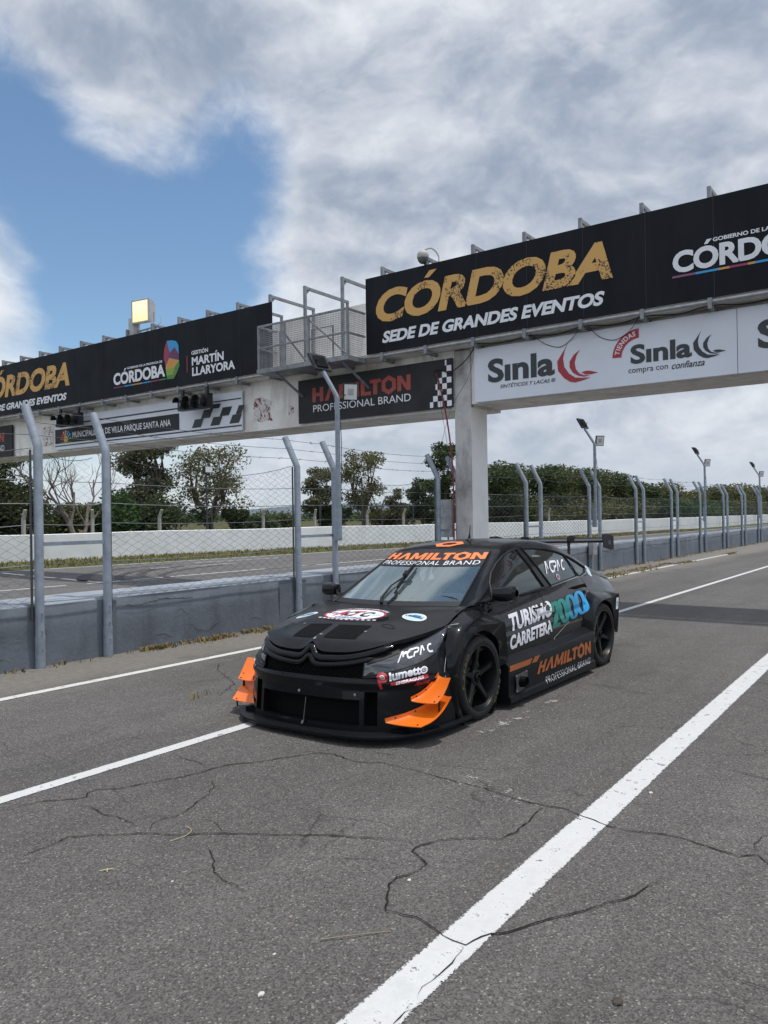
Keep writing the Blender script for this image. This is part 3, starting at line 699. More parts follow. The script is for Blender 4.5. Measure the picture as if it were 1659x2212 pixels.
# ------------------------------------------------------------------ footbridge over the track
XB, XS = 13.25, 13.60
XF = 13.67
br = empty('footbridge', 'white concrete footbridge carrying the black banners across the track', 'footbridge', (XF, 8.0, 0))
def bb(o, name, m, smooth=False, parent=None):
    ob = o.build(name, m, br if parent is None else parent, smooth=smooth)
    if parent is None: ob.location = (-XF, -8.0, 0)
    return ob
def column(y0, y1):
    o = MB(); x0, x1 = XF, XF+.64
    o.m = 0; o.add([(x0,y0,0),(x0,y1,0),(x0,y1,4.95),(x0,y0,4.95)], [(0,1,2,3)])
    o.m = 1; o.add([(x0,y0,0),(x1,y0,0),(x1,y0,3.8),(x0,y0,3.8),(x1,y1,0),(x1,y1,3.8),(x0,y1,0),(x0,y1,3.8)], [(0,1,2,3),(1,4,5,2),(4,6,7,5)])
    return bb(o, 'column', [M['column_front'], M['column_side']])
column(7.80, 8.175); column(-5.0, -4.62); column(29.2, 29.6)
o = MB(); o.box((XF+.02, 8.176, 3.78), (XF+1.25, 34, 4.98)); o.box((XF+.02, -6, 3.86), (XF+1.25, 7.80, 4.98)); o.box((XF+.1, 7.80, 3.801), (XF+1.25, 8.176, 4.98))
bb(o, 'beam', M['beam'])
o = MB(); o.box((XB+.12, -6, 4.985), (XF+1.45, 34, 5.10)); bb(o, 'deck', M['beam'])
o = MB(); o.box((XF+1.33, -6, 5.10), (XF+1.39, 34, 6.76))
bb(o, 'parapet_panel', M['beam'])
for (y0, y1, z0, z1) in ((13.2, 12.45, 4.05, 4.62), (14.05, 13.45, 3.95, 4.55), (22.75, 22.6, 3.9, 4.55), (23.1, 22.85, 4.0, 4.5)):
    pass
def peel(y0, y1, z0, z1, seed):
    qq = random.Random(seed); o = MB(); n = 16
    pts = []
    for k in range(n):
        a = 2*pi*k/n; r = qq.uniform(.72, 1.05); pts.append(((y0+y1)/2+(y0-y1)/2*r*max(-1, min(1, 1.35*cos(a))), (z0+z1)/2+(z1-z0)/2*r*max(-1, min(1, 1.35*sin(a)))))
    tri = geometry.tessellate_polygon([[Vector((u, w, 0)) for u, w in pts]])
    o.add([(XF+.014, u, w) for u, w in pts], [tuple(t) for t in tri]); return bb(o, 'poster_remnant', M['peel'])
peel(13.95, 13.25, 3.98, 4.60, 3); peel(23.2, 22.6, 3.95, 4.6, 5); peel(12.75, 12.55, 4.05, 4.3, 7)
# pipe and hooks under the banners, frames above them
o = MB(); o.tube([(XB+.03, -6, 5.02), (XB+.03, 34, 5.0)], .033, 10); bb(o, 'pipe_rail', M['galv'], True)
for k in range(-5, 20):
    y = 3.17+1.083*k
    if k < -3: continue
    o = MB(); o.box((XB-.02, y-.03, 4.90), (XB+.42, y+.03, 4.955)); o.box((XB-.02, y-.035, 4.955), (XB+.07, y+.035, 5.07)); bb(o, 'hook_bracket', M['steel'])
for k in range(-3, 21):
    y = 3.17+1.083*k; o = MB()
    lo = 5.1
    o.box((XB+.035, y-.03, lo), (XB+.095, y+.03, 6.87)); o.box((XB+.096, y-.03, 6.80), (XF+1.2, y+.03, 6.86)); o.box((XF+1.14, y-.028, 5.1), (XF+1.198, y+.028, 6.799))
    o.prism([(0,0),(.13,0),(0,-.13)], (XB+.096, y-.004, 6.798), (1,0,0), (0,0,1), (0,1,0), .008)
    bb(o, 'railing_frame', M['steel'])
# mesh on the railing top right of the gap
def wire_grid(o, P, U, Wv, nu, nw, r):
    P, U, Wv = Vector(P), Vector(U), Vector(Wv)
    for i in range(nu+1): o.tube([P+U*i/nu, P+U*i/nu+Wv], r, 4, cap=False)
    for j in range(nw+1): o.tube([P+Wv*j/nw, P+Wv*j/nw+U], r, 4, cap=False)
o = MB(); 
for i in range(34):
    y = 9.55-i*.064; o.tube([(XF+1.2, y, 6.55), (XF+1.2, y-.2, 6.95)], .003, 4, cap=False); o.tube([(XF+1.2, y-.2, 6.55), (XF+1.2, y, 6.95)], .003, 4, cap=False)
o.tube([(XF+1.2, 9.6, 6.95), (XF+1.2, 7.4, 6.95)], .012, 6); bb(o, 'mesh_panel', M['steel'])
# caged balcony in the gap between the banners
cg = bpy.data.objects.new('balcony_cage', None); link(cg, br); cg.location = (-XF, -8.0, 0)
CX0, CX1, CY0, CY1, CZ0, CZ1 = 12.68, 13.30, 10.14, 12.70, 5.0, 5.98
o = MB()
for y in (CY0, CY1):
    o.box((CX0, y-.02, CZ0), (CX0+.04, y+.02, CZ1))
    o.box((CX0+.041, y-.02, CZ1-.04), (CX1, y+.02, CZ1)); o.box((CX0+.041, y-.02, 5.45), (CX1, y+.02, 5.49))
o.box((CX0+.001, CY0+.021, CZ1-.04), (CX0+.04, CY1-.021, CZ1-.001)); o.box((CX0+.001, CY0+.021, 5.46), (CX0+.04, CY1-.021, 5.49))
for y in (11.2, 11.9): o.box((CX0+.002, y-.02, CZ0+.01), (CX0+.042, y+.02, CZ1-.041))
o.tube([(CX0+.02, 11.2, 5.9), (CX1, 10.55, 5.1)], .022, 6); o.tube([(CX0+.02, 11.9, 5.7), (CX1, 11.75, 5.1)], .022, 6)
o.tube([(CX0+.3, 12.3, 5.0), (CX0+.3, 12.3, 5.85), (CX0+.3, 12.65, 5.9)], .022, 6)
o.tube([(CX0+.3, 11.35, 5.0), (CX0+.3, 11.35, 5.75), (CX0+.3, 10.75, 5.75), (CX0+.3, 10.75, 5.0)], .022, 6)
o.build('cage_frame', M['steel'], cg)
o = MB(); o.box((CX0-.02, CY0-.03, CZ0-.10), (CX1, CY1+.03, CZ0-.001)); o.build('cage_floor', M['steel'], cg)
o = MB(); wire_grid(o, (CX0+.01, CY0, CZ0), (0, CY1-CY0, 0), (0, 0, CZ1-CZ0), 58, 22, .0042); wire_grid(o, (CX0, CY0, CZ0), (CX1-CX0, 0, 0), (0, 0, CZ1-CZ0), 14, 22, .0042); wire_grid(o, (CX0, CY1, CZ0), (CX1-CX0, 0, 0), (0, 0, CZ1-CZ0), 14, 22, .0042)
o.build('cage_mesh', M['steel'], cg)
for y in (10.35, 12.25):
    o = MB(); o.tube([(CX0+.1, y, CZ0-.10), (XF+.0, y-.05, 4.42)], .028, 6); o.box((XF-.04, y-.09, 4.2), (XF+.02, y-.01, 4.6)); o.build('strut', M['steel'], cg)
o = MB(); o.box((XB+.02, 12.93, 5.1), (XB+.08, 12.99, 5.7)); bb(o, 'stub_post', M['steel'])

# ------------------------------------------------------------------ banners
def banner(name, label, x, y0, y1, z0, z1, m, cat='banner', seams=(), th=.03, group=None):
    r = empty(name, label, cat, (x, (y0+y1)/2, z0), group)
    o = MB(); q = random.Random(int(y0*10)); n = max(4, int(abs(y0-y1)/.14)); rows = []
    for j in range(13):
        z = z0+(z1-z0)*j/12
        rows.append([(x+(0 if j in (0, 12) else q.uniform(-.002, .002)), y0+(y1-y0)*i/n, z) for i in range(n+1)])
    o.grid(rows); o.add([(x+th, y0, z0), (x+th, y1, z0), (x+th, y1, z1), (x+th, y0, z1), (x+.001, y0, z0), (x+.001, y1, z0), (x+.001, y1, z1), (x+.001, y0, z1)], [(0,1,2,3),(0,4,5,1),(3,2,6,7),(0,3,7,4),(1,5,6,2)])
    p = o.build('panel', m, r, smooth=True, sharp=30); p.location = (-x, -(y0+y1)/2, -z0)
    if seams:
        for y in seams:
            o = MB(); o.box((x-.0045, y-.004, z0+.002), (x-.003, y+.004, z1-.002))
            s = o.build('seam', M['seam'], r); s.location = (-x, -(y0+y1)/2, -z0)
    def pr(shape, y0_, z0_, y1_, z1_, mm, nm='lettering', d=.006):
        ob = board_print(r, x, shape, y0_, z0_, y1_, z1_, mm, nm, d); ob.location = (-x, -(y0+y1)/2, -z0); return ob
    return r, pr
M['seam'] = mat('seam_dark', (.02,.022,.026), .6)
T = lambda s, b=0., sh=0., sp=1.: text2d(s, b, sh, sp)
BZ0, BZ1 = 5.075, 6.675
def cordoba(pr, yl, yr):
    """gold word with white line under it; yl..yr the extent of the gold word"""
    w = yl-yr; pr(T('CÓRDOBA', .042, .22, .97), yl, 5.63, yr, 6.34, M['gold'])
    pr(T('SEDE DE GRANDES EVENTOS', .042, .22, .98), yl-.03*w, 5.225, yr+.03*w, 5.44, M['txtwhite'])
def gobierno(pr, yl, k=1., full=True):
    pr(T('CÓRDOBA', .04, 0, .97), yl, 5.385, yl-2.22*k, 5.72, M['txtwhite']); pr(T('GOBIERNO DE LA PROVINCIA DE', .03), yl-.62*k, 5.765, yl-2.11*k, 5.825, M['txtwhite'])
    cs = ['plum', 'sky_blue', 'amber', 'sky_blue', 'crimson', 'green']; fr = [0, .22, .38, .55, .72, .9, 1]
    for i in range(6): pr(rect2d(0,0,1,1), yl-2.26*k*fr[i], 5.305, yl-2.26*k*fr[i+1], 5.335, M[cs[i]], 'stripe')
    P = [((16.37,6.29),(16.62,6.20),(16.47,5.98),(16.2,5.9),(16.12,6.0)), ]
    def pg(pts, c): pr(poly2d([(yl_, z) for yl_, z in pts]), 0, 0, 1, 1, M[c], 'map_patch')
    off = yl-18.88
    D = [([(16.57,6.30),(16.37,6.29),(16.27,6.10),(16.47,5.98)], 'sky_blue'), ([(16.37,6.29),(16.2,6.24),(16.12,6.13),(16.11,5.90),(16.27,6.10)], 'sky_blue'), ([(16.62,6.22),(16.57,6.30),(16.47,5.98),(16.70,5.98),(16.68,6.10)], 'deep_red'),
         ([(16.47,5.98),(16.27,6.10),(16.11,5.90),(16.10,5.74),(16.50,5.85)], 'plum'), ([(16.70,5.98),(16.47,5.98),(16.52,5.80),(16.63,5.66),(16.71,5.84)], 'crimson'),
         ([(16.52,5.80),(16.50,5.85),(16.10,5.74),(16.28,5.58),(16.63,5.56),(16.63,5.66)], 'amber'), ([(16.10,5.74),(16.08,5.60),(16.20,5.42),(16.28,5.58)], 'green'),
         ([(16.63,5.56),(16.28,5.58),(16.36,5.40),(16.60,5.40)], 'lime'), ([(16.28,5.58),(16.20,5.42),(16.32,5.29),(16.36,5.40)], 'olive'), ([(16.60,5.40),(16.36,5.40),(16.32,5.29),(16.58,5.30)], 'green')]
    for pts, c in D:
        pts = [(y+off, z) for y, z in pts]; V, F = poly2d(pts); o = MB(); o.add([(XB-.006, y, z) for y, z in V], F)
        ob = o.build('map_patch', M[c], pr.root, fixn=False); ob.location = tuple(-v for v in pr.root.location)
    if full:
        pr(rect2d(0,0,1,1), yl-3.075, 5.38, yl-3.105, 5.81, M['deep_red'], 'stripe')
        pr(T('GESTIÓN', .03), yl-3.26, 5.805, yl-3.88, 5.905, M['txtwhite']); pr(T('MARTÍN', .035), yl-3.27, 5.535, yl-4.44, 5.745, M['txtwhite']); pr(T('LLARYORA', .035), yl-3.28, 5.265, yl-4.83, 5.485, M['txtwhite'])
class PR:
    def __init__(s, r, f): s.root = r; s.f = f
    def __call__(s, *a): return s.f(*a)
r, f = banner('billboard', 'long black banner at left with a coloured map patch and white lettering', XB, 34, 12.82, BZ0, BZ1, M['vinyl'], 'banner', [20.51, 21.62, 19.41, 18.31, 17.21, 16.11, 15.02, 13.87, 22.7, 23.8], group='black banners on the footbridge')
p = PR(r, f); gobierno(p, 18.88); cordoba(p, 26.2, 21.0)
r, f = banner('billboard', 'long black banner with large worn gold lettering above the white shop sign', XB, 10.07, -6, BZ0, BZ1, M['vinyl'], 'banner', [4.18, 5.27, 3.1, 6.35, 7.4, 8.5, 9.55], group='black banners on the footbridge')
p = PR(r, f)
p(T('CÓRDOBA', .042, .22, .97), 9.80, 5.685, 4.74, 6.365, M['gold']); p(T('SEDE DE GRANDES EVENTOS', .042, .22, .98), 9.65, 5.255, 4.89, 5.50, M['txtwhite'])
p(T('CÓRDOBA', .04, 0, .97), 3.74, 5.555, 1.42, 5.915, M['txtwhite']); p(T('GOBIERNO DE LA PROVINCIA DE', .03), 3.11, 5.955, 1.55, 6.02, M['txtwhite'])
for i, (c, a0, a1) in enumerate((('pink', 3.75, 3.38), ('sky_blue', 3.38, 3.03), ('amber', 3.03, 2.87), ('crimson', 2.87, 2.6), ('amber', 2.6, 2.5), ('sky_blue', 2.5, 2.0), ('crimson', 2.0, 1.7), ('green', 1.7, 1.45))):
    p(rect2d(0,0,1,1), a0, 5.485, a1, 5.52, M[c], 'stripe')
HEX = hexword()
r, p = banner('sign_banner', 'dark grey banner with red and white lettering beside the white column', XS, 12.335, 8.18, 3.83, 4.82, M['vinylgrey'])
p(HEX, 11.9, 4.285, 9.19, 4.61, M['signred']); p(T('PROFESSIONAL BRAND', .0), 11.88, 4.055, 9.19, 4.215, M['txtwhite'])
chk = []
for i in range(5):
    for j in range(9):
        u, w = i*.11, j*.11
        if (i+j) % 2 == 0 and w-.04 > (u-.02)*-1.0+.0 and u < .30+.07*j*.5: chk.append((i, j))
V = []; F = []
for j in range(8):
    zz = 3.86+j*.118; edge = 8.74-.053*j
    for i in range(6):
        a0 = 8.20+i*.11; a1 = min(a0+.11, edge-(.02 if (i+j) % 3 else 0))
        if (i+j) % 2 == 0 and a0 < edge-.02: n = len(V); V += [(XS-.006, a1, zz), (XS-.006, a0, zz), (XS-.006, a0, zz+.114), (XS-.006, a1, zz+.114)]; F.append((n, n+1, n+2, n+3))
o = MB(); o.add(V, F); ob = o.build('chequered_flag', M['txtwhite'], r, fixn=False); ob.location = tuple(-v for v in r.location)
r, p = banner('sign_banner', 'dark grey banner end with red lettering at the left edge of the photo', XS, 33, 24.86, 3.80, 4.82, M['vinylgrey'])
p(HEX, 28.0, 4.30, 25.34, 4.60, M['signred']); p(T('PROFESSIONAL BRAND', .0), 28.0, 4.01, 25.34, 4.19, M['txtwhite'])
# municipal sign
r, p = banner('sign_banner', 'black and white municipal banner with a sunburst and chequered end below the left black banner', XS, 22.39, 14.19, 3.83, 4.80, M['signwhite'], 'banner')
S = lambda y0, z0, y1, z1, m, n='stripe': p(rect2d(0,0,1,1), y0, z0, y1, z1, M[m], n)
S(22.36, 4.015, 16.55, 4.45, 'vinylgrey', 'band'); S(22.36, 3.93, 14.21, 3.965, 'txtdark'); S(22.36, 4.56, 16.4, 4.60, 'txtdark'); S(15.4, 4.60, 14.21, 4.63, 'txtdark')
o = MB(); dx = .35
for i, (yc, zc) in enumerate([(16.05,4.02),(15.35,4.02),(14.65,4.02),(15.70,4.235),(15.0,4.235),(14.42,4.235),(15.35,4.45)]):
    hh = .212 if zc < 4.4 else .11; sh = .12; w_ = .34 if yc > 14.5 else .2
    o.add([(XS-.007, yc, zc), (XS-.007, yc-w_, zc), (XS-.007, yc-w_-sh*hh/.212, zc+hh), (XS-.007, yc-sh*hh/.212, zc+hh)], [(0,1,2,3)])
ob = o.build('chequered_flag', M['txtdark'], r, fixn=False); ob.location = tuple(-v for v in r.location)
p(T('MUNICIPALIDAD DE VILLA PARQUE SANTA ANA', .012), 21.43, 4.115, 16.89, 4.325, M['txtwhite'], 'lettering', .011)
for k in range(7):
    a = radians(12+26*k); c = ['green', 'sky_blue', 'sky_blue', 'amber', 'amber', 'deep_red', 'deep_red'][k]
    V, F = poly2d([(0.05*cos(a-.1), .05*sin(a-.1)), (.30*cos(a-.14), .30*sin(a-.14)), (.30*cos(a+.14), .30*sin(a+.14)), (.05*cos(a+.1), .05*sin(a+.1))])
    o = MB(); o.add([(XS-.011, 21.78-u, 4.10+w) for u, w in V], F); ob = o.build('sun_ray', M[c], r, fixn=False); ob.location = tuple(-v for v in r.location)
p(ell2d(0,0,1,1), 21.90+0, 4.06, 21.66, 4.26, M['amber'], 'sun_disc') if False else None
V, F = ell2d(21.78, 4.12, .11, .11, 20); o = MB(); o.add([(XS-.0125, u, w) for u, w in V], F); ob = o.build('sun_disc', M['amber'], r, fixn=False); ob.location = tuple(-v for v in r.location)
p(rect2d(0,0,1,1), 22.05, 4.03, 21.52, 4.055, M['green'], 'ground_bar', .013)
# white shop signs (boxes with depth)
X2 = XS-.08
def swoosh(p, root, ox, oz, k, m):
    A = [(5.69,4.74),(5.80,4.58),(5.90,4.44),(5.885,4.27),(5.77,4.12),(5.66,4.045),(5.56,4.02),(5.40,4.045),(5.27,4.08),(5.42,4.088),(5.56,4.11),(5.68,4.20),(5.765,4.33),(5.785,4.48),(5.75,4.62)]
    Bq = [(5.46,4.60),(5.58,4.52),(5.66,4.41),(5.66,4.30),(5.60,4.20),(5.50,4.135),(5.39,4.105),(5.27,4.115),(5.40,4.135),(5.48,4.175),(5.545,4.26),(5.565,4.38),(5.53,4.50)]
    Cq = [(5.44,4.19),(5.36,4.205),(5.28,4.20),(5.13,4.15),(5.25,4.135),(5.36,4.14)]
    for P in (A, Bq, Cq):
        V, F = poly2d(P); o = MB(); o.add([(X2-.006, ox+(u-5.5)*k, oz+(w-4.38)*k) for u, w in V], F)
        ob = o.build('swoosh', m, root, fixn=False); ob.location = tuple(-v for v in root.location)
def shop(yl, label, seam):
    r, p = banner('shop_sign', label, X2, yl, yl-4.79, 3.86, 4.90, M['signwhite'], 'sign', th=.13, group='white shop signs on the footbridge')
    d = yl-7.625
    p(T('Sınla', .035), 7.33+d, 4.20, 5.95+d, 4.66, M['txtdark']); p(T('SINTÉTICOS Y LACAS ®', .008, .2), 7.07+d, 4.075, 5.94+d, 4.15, M['txtdark'])
    swoosh(p, r, 5.5+d, 4.38, 1., M['swoosh'])
    p(T('Sınla', .035), 4.55+d, 4.215, 3.53+d, 4.55, M['txtdark']); swoosh(p, r, 3.245+d, 4.40, .66, M['txtdark'])
    p(T('compra con', .004), 4.59+d, 4.035, 3.92+d, 4.135, M['txtdark']); p(T('confianza', .012, .35), 3.86+d, 4.05, 3.33+d, 4.165, M['txtdark'])
    # red curved tab with small white lettering
    n = 14; V = []; F = []; c = Vector((4.40+d, 4.35)); 
    for k in range(n+1):
        a = radians(90+ 88*k/n); V += [(X2-.006, c.x+.47*-cos(a)*1., c.y+.47*sin(a)), (X2-.006, c.x+.31*-cos(a), c.y+.31*sin(a))]
    F = [(2*k, 2*k+1, 2*k+3, 2*k+2) for k in range(n)]
    o = MB(); o.add(V, F); ob = o.build('red_tab', M['swoosh'], r, fixn=False); ob.location = tuple(-v for v in r.location)
    tv, tf, _ = text2d('TIENDAS', .02, 0, 1.15); o = MB()
    o.add([(X2-.008, c.x+(.350+.085*w)*cos(radians(9+72*u)), c.y+(.350+.085*w)*sin(radians(9+72*u))) for u, w in tv], tf)
    ob = o.build('lettering', M['txtwhite'], r, fixn=False); ob.location = tuple(-v for v in r.location)
    return r
shop(7.625, 'white shop sign with crimson and charcoal crescent emblems right of the column', 2.83); shop(2.825, 'white shop sign cut off by the right edge of the photo', None)

# ------------------------------------------------------------------ things on the bridge
M['lit'] = mat('lit_lamp_glass', (.9,.7,.3), .4); t, B_, p_ = getn(M['lit'])
oc = B_.n('ShaderNodeTexCoord').outputs['Object']; sp_ = B_.n('ShaderNodeSeparateXYZ', {0: oc})
p_.inputs['Emission Color'].default_value = (1, .74, .30, 1)
t.links.new(B_.mix(B_.m('ADD', B_.mr(sp_.outputs[2], .05, .65), B_.m('MULTIPLY', B_.m('SUBTRACT', B_.noise(oc, 5., 3.), .5), .5)), (1., .72, .16), (1., .82, .52)), p_.inputs['Emission Color']); p_.inputs['Emission Strength'].default_value = 1.1
fl = empty('floodlight', 'large lit yellow floodlight standing on the left black banner', 'floodlight', (XB+.1, 17.8, 6.75))
o = MB(); G = []
prof = [(.0, .30, .30), (.10, .30, .30), (.24, .27, .27), (.36, .20, .20), (.43, .08, .10)]
for (dx, hy, hz) in prof:
    G.append([(dx, hy*cx_, .55+hz*cz_) for cx_, cz_ in ((-1,-1),(0,-1),(1,-1),(1,0),(1,1),(0,1),(-1,1),(-1,0),(-1,-1))])
o.grid(G); o.add([(-.012,-.31,.24),(-.012,.31,.24),(-.012,.31,.86),(-.012,-.31,.86),(-.012,-.275,.275),(-.012,.275,.275),(-.012,.275,.825),(-.012,-.275,.825)], [(0,1,5,4),(1,2,6,5),(2,3,7,6),(3,0,4,7)])
for a in ((-.31, .24, -.31, .86), (.31, .24, .31, .86), (-.31, .24, .31, .24), (-.31, .86, .31, .86)):
    o.tube([(0, a[0], a[1]), (0, a[2], a[3])], .014, 6)
hs = o.build('housing', M['lampgrey'], fl); hs.rotation_euler = (0, 0, radians(8))
o = MB(); o.add([(-.004,-.28,.27),(-.004,.28,.27),(-.004,.28,.83),(-.004,-.28,.83)], [(0,1,2,3)]); ln = o.build('lamp_glass', M['lit'], hs)
o = MB(); o.box((.0,.32,-.10), (.22,.52,.42)); o.build('ballast_box', M['lampgrey'], fl)
o = MB(); o.tube([(.15,-.38,.50), (.15,-.38,.10)], .018, 6); o.tube([(.15,.33,.55), (.15,.33,.10)], .018, 6); o.tube([(.15,-.62,.09), (.15,.5,.06)], .026, 8); o.tube(catmull([(.3,-.4,.45),(.3,-.5,.25),(.2,-.42,.12)], 8), .008, 5); o.tube(catmull([(.15,.2,.06),(.15,.05,-.1),(.15,-.1,.06)], 8), .006, 5)
for y in (.2, -.1): o.tube([(.15, y, .07), (.12, y-.05, -.1)], .012, 6)
o.build('bracket', M['galv'], fl)
M['dome'] = mat('smoked_dome', (.10,.10,.105), .35, var=.1); M['camwhite'] = mat('camera_white', (.42,.41,.38), .6)
cm = empty('dome_camera', 'white dome security camera on the rail above the gold lettering', 'camera', (XB-.02, 8.60, 6.72))
o = MB(); o.lathe([(.0,.25),(.05,.245),(.095,.22),(.118,.17),(.122,.10),(.115,.09)], (0,0,0), (0,0,1), 24); o.build('camera_body', M['camwhite'], cm, True)
o = MB(); o.lathe([(.11,.09),(.105,.05),(.08,.01),(.045,-.015),(0,-.02)], (0,0,0), (0,0,1), 24); o.build('dome', M['dome'], cm, True)
o = MB(); o.tube(catmull([(.02,0,.25),(.1,-.12,.30),(.18,-.25,.15),(.15,-.28,.0)], 10), .018, 8); o.build('arm', M['camwhite'], cm, True)
M['lens_dull'] = mat('dull_signal_lens', (.15,.155,.155), .25, var=.2)
def signal(y, z, label):
    s = empty('traffic_signal', label, 'traffic signal', (XB-.1, y, z), 'start signals under the left banner')
    o = MB(); o.box((-.04,-.56,-.19), (.14,.56,.17)); o.box((.02,-.5,.17), (.08,-.42,.34)); o.box((.02,.42,.17), (.08,.5,.34)); o.build('housing', M['lampblack'], s)
    for k in (-1, 0, 1):
        o = MB(); o.lathe([(.135,0),(.10,.03),(0,.045)], (-.042,.36*k,-.01), (-1,0,0), 20); l = o.build('lens', M['lens_dull'], s, True)
        o = MB(); o.lathe([(.155,0),(.16,.20)], (-.042,.36*k,-.01), (-1,0,-.15), 20, -.6, pi+.6); vz = o.build('visor', M['lampblack'], s, True)
        o.v = []
    return s
signal(15.46, 4.60, 'black three lamp signal over the chequered end of the municipal banner'); signal(20.95, 4.62, 'black three lamp signal over the sunburst end of the municipal banner')
# cables
def cable(label, P, r=.008, m='rubber', n=24, name='cable'):
    o = MB(); o.tube(catmull(P, n), r, 6); return tag(o.build(name, M[m], smooth=True), label, 'cable')
cable('red conduit leaning down the left side of the white column', [(13.58,8.55,4.55),(13.58,8.42,4.1),(13.58,8.28,3.4),(13.60,8.205,2.6),(13.60,8.20,1.5),(13.60,8.20,.8)], .018, 'redcable', 30, 'conduit')
cable('black cable looping from the bridge to the top of the red conduit', [(13.4,7.55,5.0),(13.55,7.7,4.86),(13.56,8.0,4.62),(13.55,8.25,4.52),(13.55,8.45,4.62),(13.55,8.58,4.60),(13.58,8.56,4.45)], .012)
cable('thin black wire hanging slack from the bridge to the foot of the conduit', [(13.4,8.6,5.0),(13.5,8.5,4.6),(13.55,8.45,4.0),(13.55,8.28,3.0),(13.6,8.22,2.4)], .004)
cable('thin wire crossing diagonally in front of the column top', [(13.4,7.55,5.0),(13.5,7.7,4.5),(13.5,8.15,3.8),(13.6,8.5,3.0)], .004)
cable('black cable drooping over the left crescent emblem of the white sign', [(13.3,6.35,5.0),(13.5,6.1,4.78),(13.5,5.8,4.70),(13.5,5.62,4.80),(13.3,5.35,5.0)], .006)
cable('black cable drooping beside the red tab of the white sign', [(13.3,5.25,5.0),(13.5,5.1,4.78),(13.5,4.8,4.68),(13.5,4.6,4.76),(13.3,4.3,5.0)], .006)
cable('black cable slung along the hooks above the white sign', [(13.4,7.5,4.98),(13.45,6.9,4.93),(13.4,6.4,4.97),(13.45,5.9,4.92),(13.4,5.3,4.98),(13.45,4.8,4.93),(13.4,4.25,4.98),(13.45,3.7,4.94),(13.4,3.2,4.98),(13.45,2.6,4.93),(13.4,2.1,4.98),(13.4,.5,4.95)], .011, n=60)
o = MB(); o.box((13.60,8.25,1.22), (13.72,8.50,1.98)); o.box((13.592,8.27,1.25), (13.6,8.48,1.95)); o.tube([(13.66,8.37,1.22), (13.66,8.37,.7)], .02, 8)
tag(o.build('junction_box', M['galv']), 'narrow grey electrical box on the left side of the white column', 'electrical box')

# ------------------------------------------------------------------ beyond the track: posts, lamps, trees
M['concpost'] = mat('pale_concrete_post', (.42,.40,.36), .85, var=.2, vscale=5); M['darkpost'] = mat('dark_steel_post', (.04,.042,.045), .6); M['bark'] = mat('grey_brown_bark', (.085,.065,.05), .9, var=.4, vscale=5, bump=.5, bscale=12); M['barkpale'] = mat('pale_dead_bark', (.16,.135,.115), .9, var=.3, vscale=5)
def cpost():
    o = MB(); o.box((-.07,-.07,-.03), (.07,.07,1.62)); o.add([(-.07,-.07,1.62),(.07,-.07,1.62),(.07,.07,1.62),(-.07,.07,1.62),(-.16,-.30,2.0),(-.03,-.30,2.0),(-.03,-.18,2.03),(-.16,-.18,2.03)], [(0,1,5,4),(1,2,6,5),(2,3,7,6),(3,0,4,7),(4,5,6,7)])
    return o.build('concrete_post', M['concpost'])
c0 = cpost()
CP = [(20.2,36),(23.9,36),(28.1,36),(36.2,36),(41.2,36),(46.5,35.5),(50.5,35),(56.7,35),(62,34.5),(73,33)]
for i, (x, y) in enumerate(CP):
    o = c0 if i == 0 else c0.copy()
    if i: COL.objects.link(o)
    o.location = (x, y, .0); o.scale = (1.0, 1.0, 1.1); o.rotation_euler = (0, 0, random.Random(i).uniform(-.3, .3))
    tag(o, 'pale concrete fence post with a slanted top standing behind the white wall', 'post', 'slanted concrete posts behind the white wall')
def dpost():
    o = MB(); o.tube([(0,0,-.03),(0,0,2.25),(.12,-.08,2.8)], .05, 8); return o.build('metal_post', M['darkpost'], smooth=True)
d0 = dpost()
for i, (x, y) in enumerate([(31.2,35.2),(40.6,35),(47,34.5),(50.4,34),(57.8,34),(66,31),(76,29),(86,28),(96,27),(108,27)]):
    o = d0 if i == 0 else d0.copy()
    if i: COL.objects.link(o)
    o.location = (x, y, 0); tag(o, 'dark steel post with a bent tip standing behind the white wall', 'post', 'dark bent posts behind the white wall')
def farlamp(x, y, h, label):
    r = empty('street_lamp', label, 'lamp post', (x, y, 0), 'far lamp posts behind the white wall')
    o = MB(); o.tube([(0,0,-.03),(0,0,h)], [.07,.05], 8); o.build('pole', M['darkpost'], r, True)
    o = MB(); o.box((-.35,-.3,h-.05), (.25,-.06,h+.35)); o.build('lamp_head', M['lampblack'], r)
    o = MB(); o.box((-.32,-.312,h-.02), (.22,-.302,h+.32)); o.build('lens', M['lampglass'], r)
farlamp(32.4, 37.0, 4.5, 'dark lamp post with a white floodlight in front of the spreading sparse tree'); farlamp(48.5, 37.5, 4.3, 'dark lamp post with a small floodlight left of the dark round tree')
def leafmat(name, a, c, v=.5):
    m = mat(name, a, .6, spec=.25); t, B, p = getn(m); oc = B.n('ShaderNodeTexCoord').outputs['Object']
    f = B.noise(oc, .9, 4., .6); g = B.noise(oc, 9., 2., .5)
    col = B.mix(B.mr(B.m('ADD', B.m('MULTIPLY', f, .55), B.m('MULTIPLY', g, .45)), .36, .64), a, c); t.links.new(col, p.inputs['Base Color'])
    tr_ = B.n('ShaderNodeBsdfTranslucent', {'Color': col}); mx = B.n('ShaderNodeMixShader', {0: .28, 1: p.outputs[0], 2: tr_.outputs[0]})
    t.links.new(mx.outputs[0], t.nodes['Material Output'].inputs['Surface']); return m
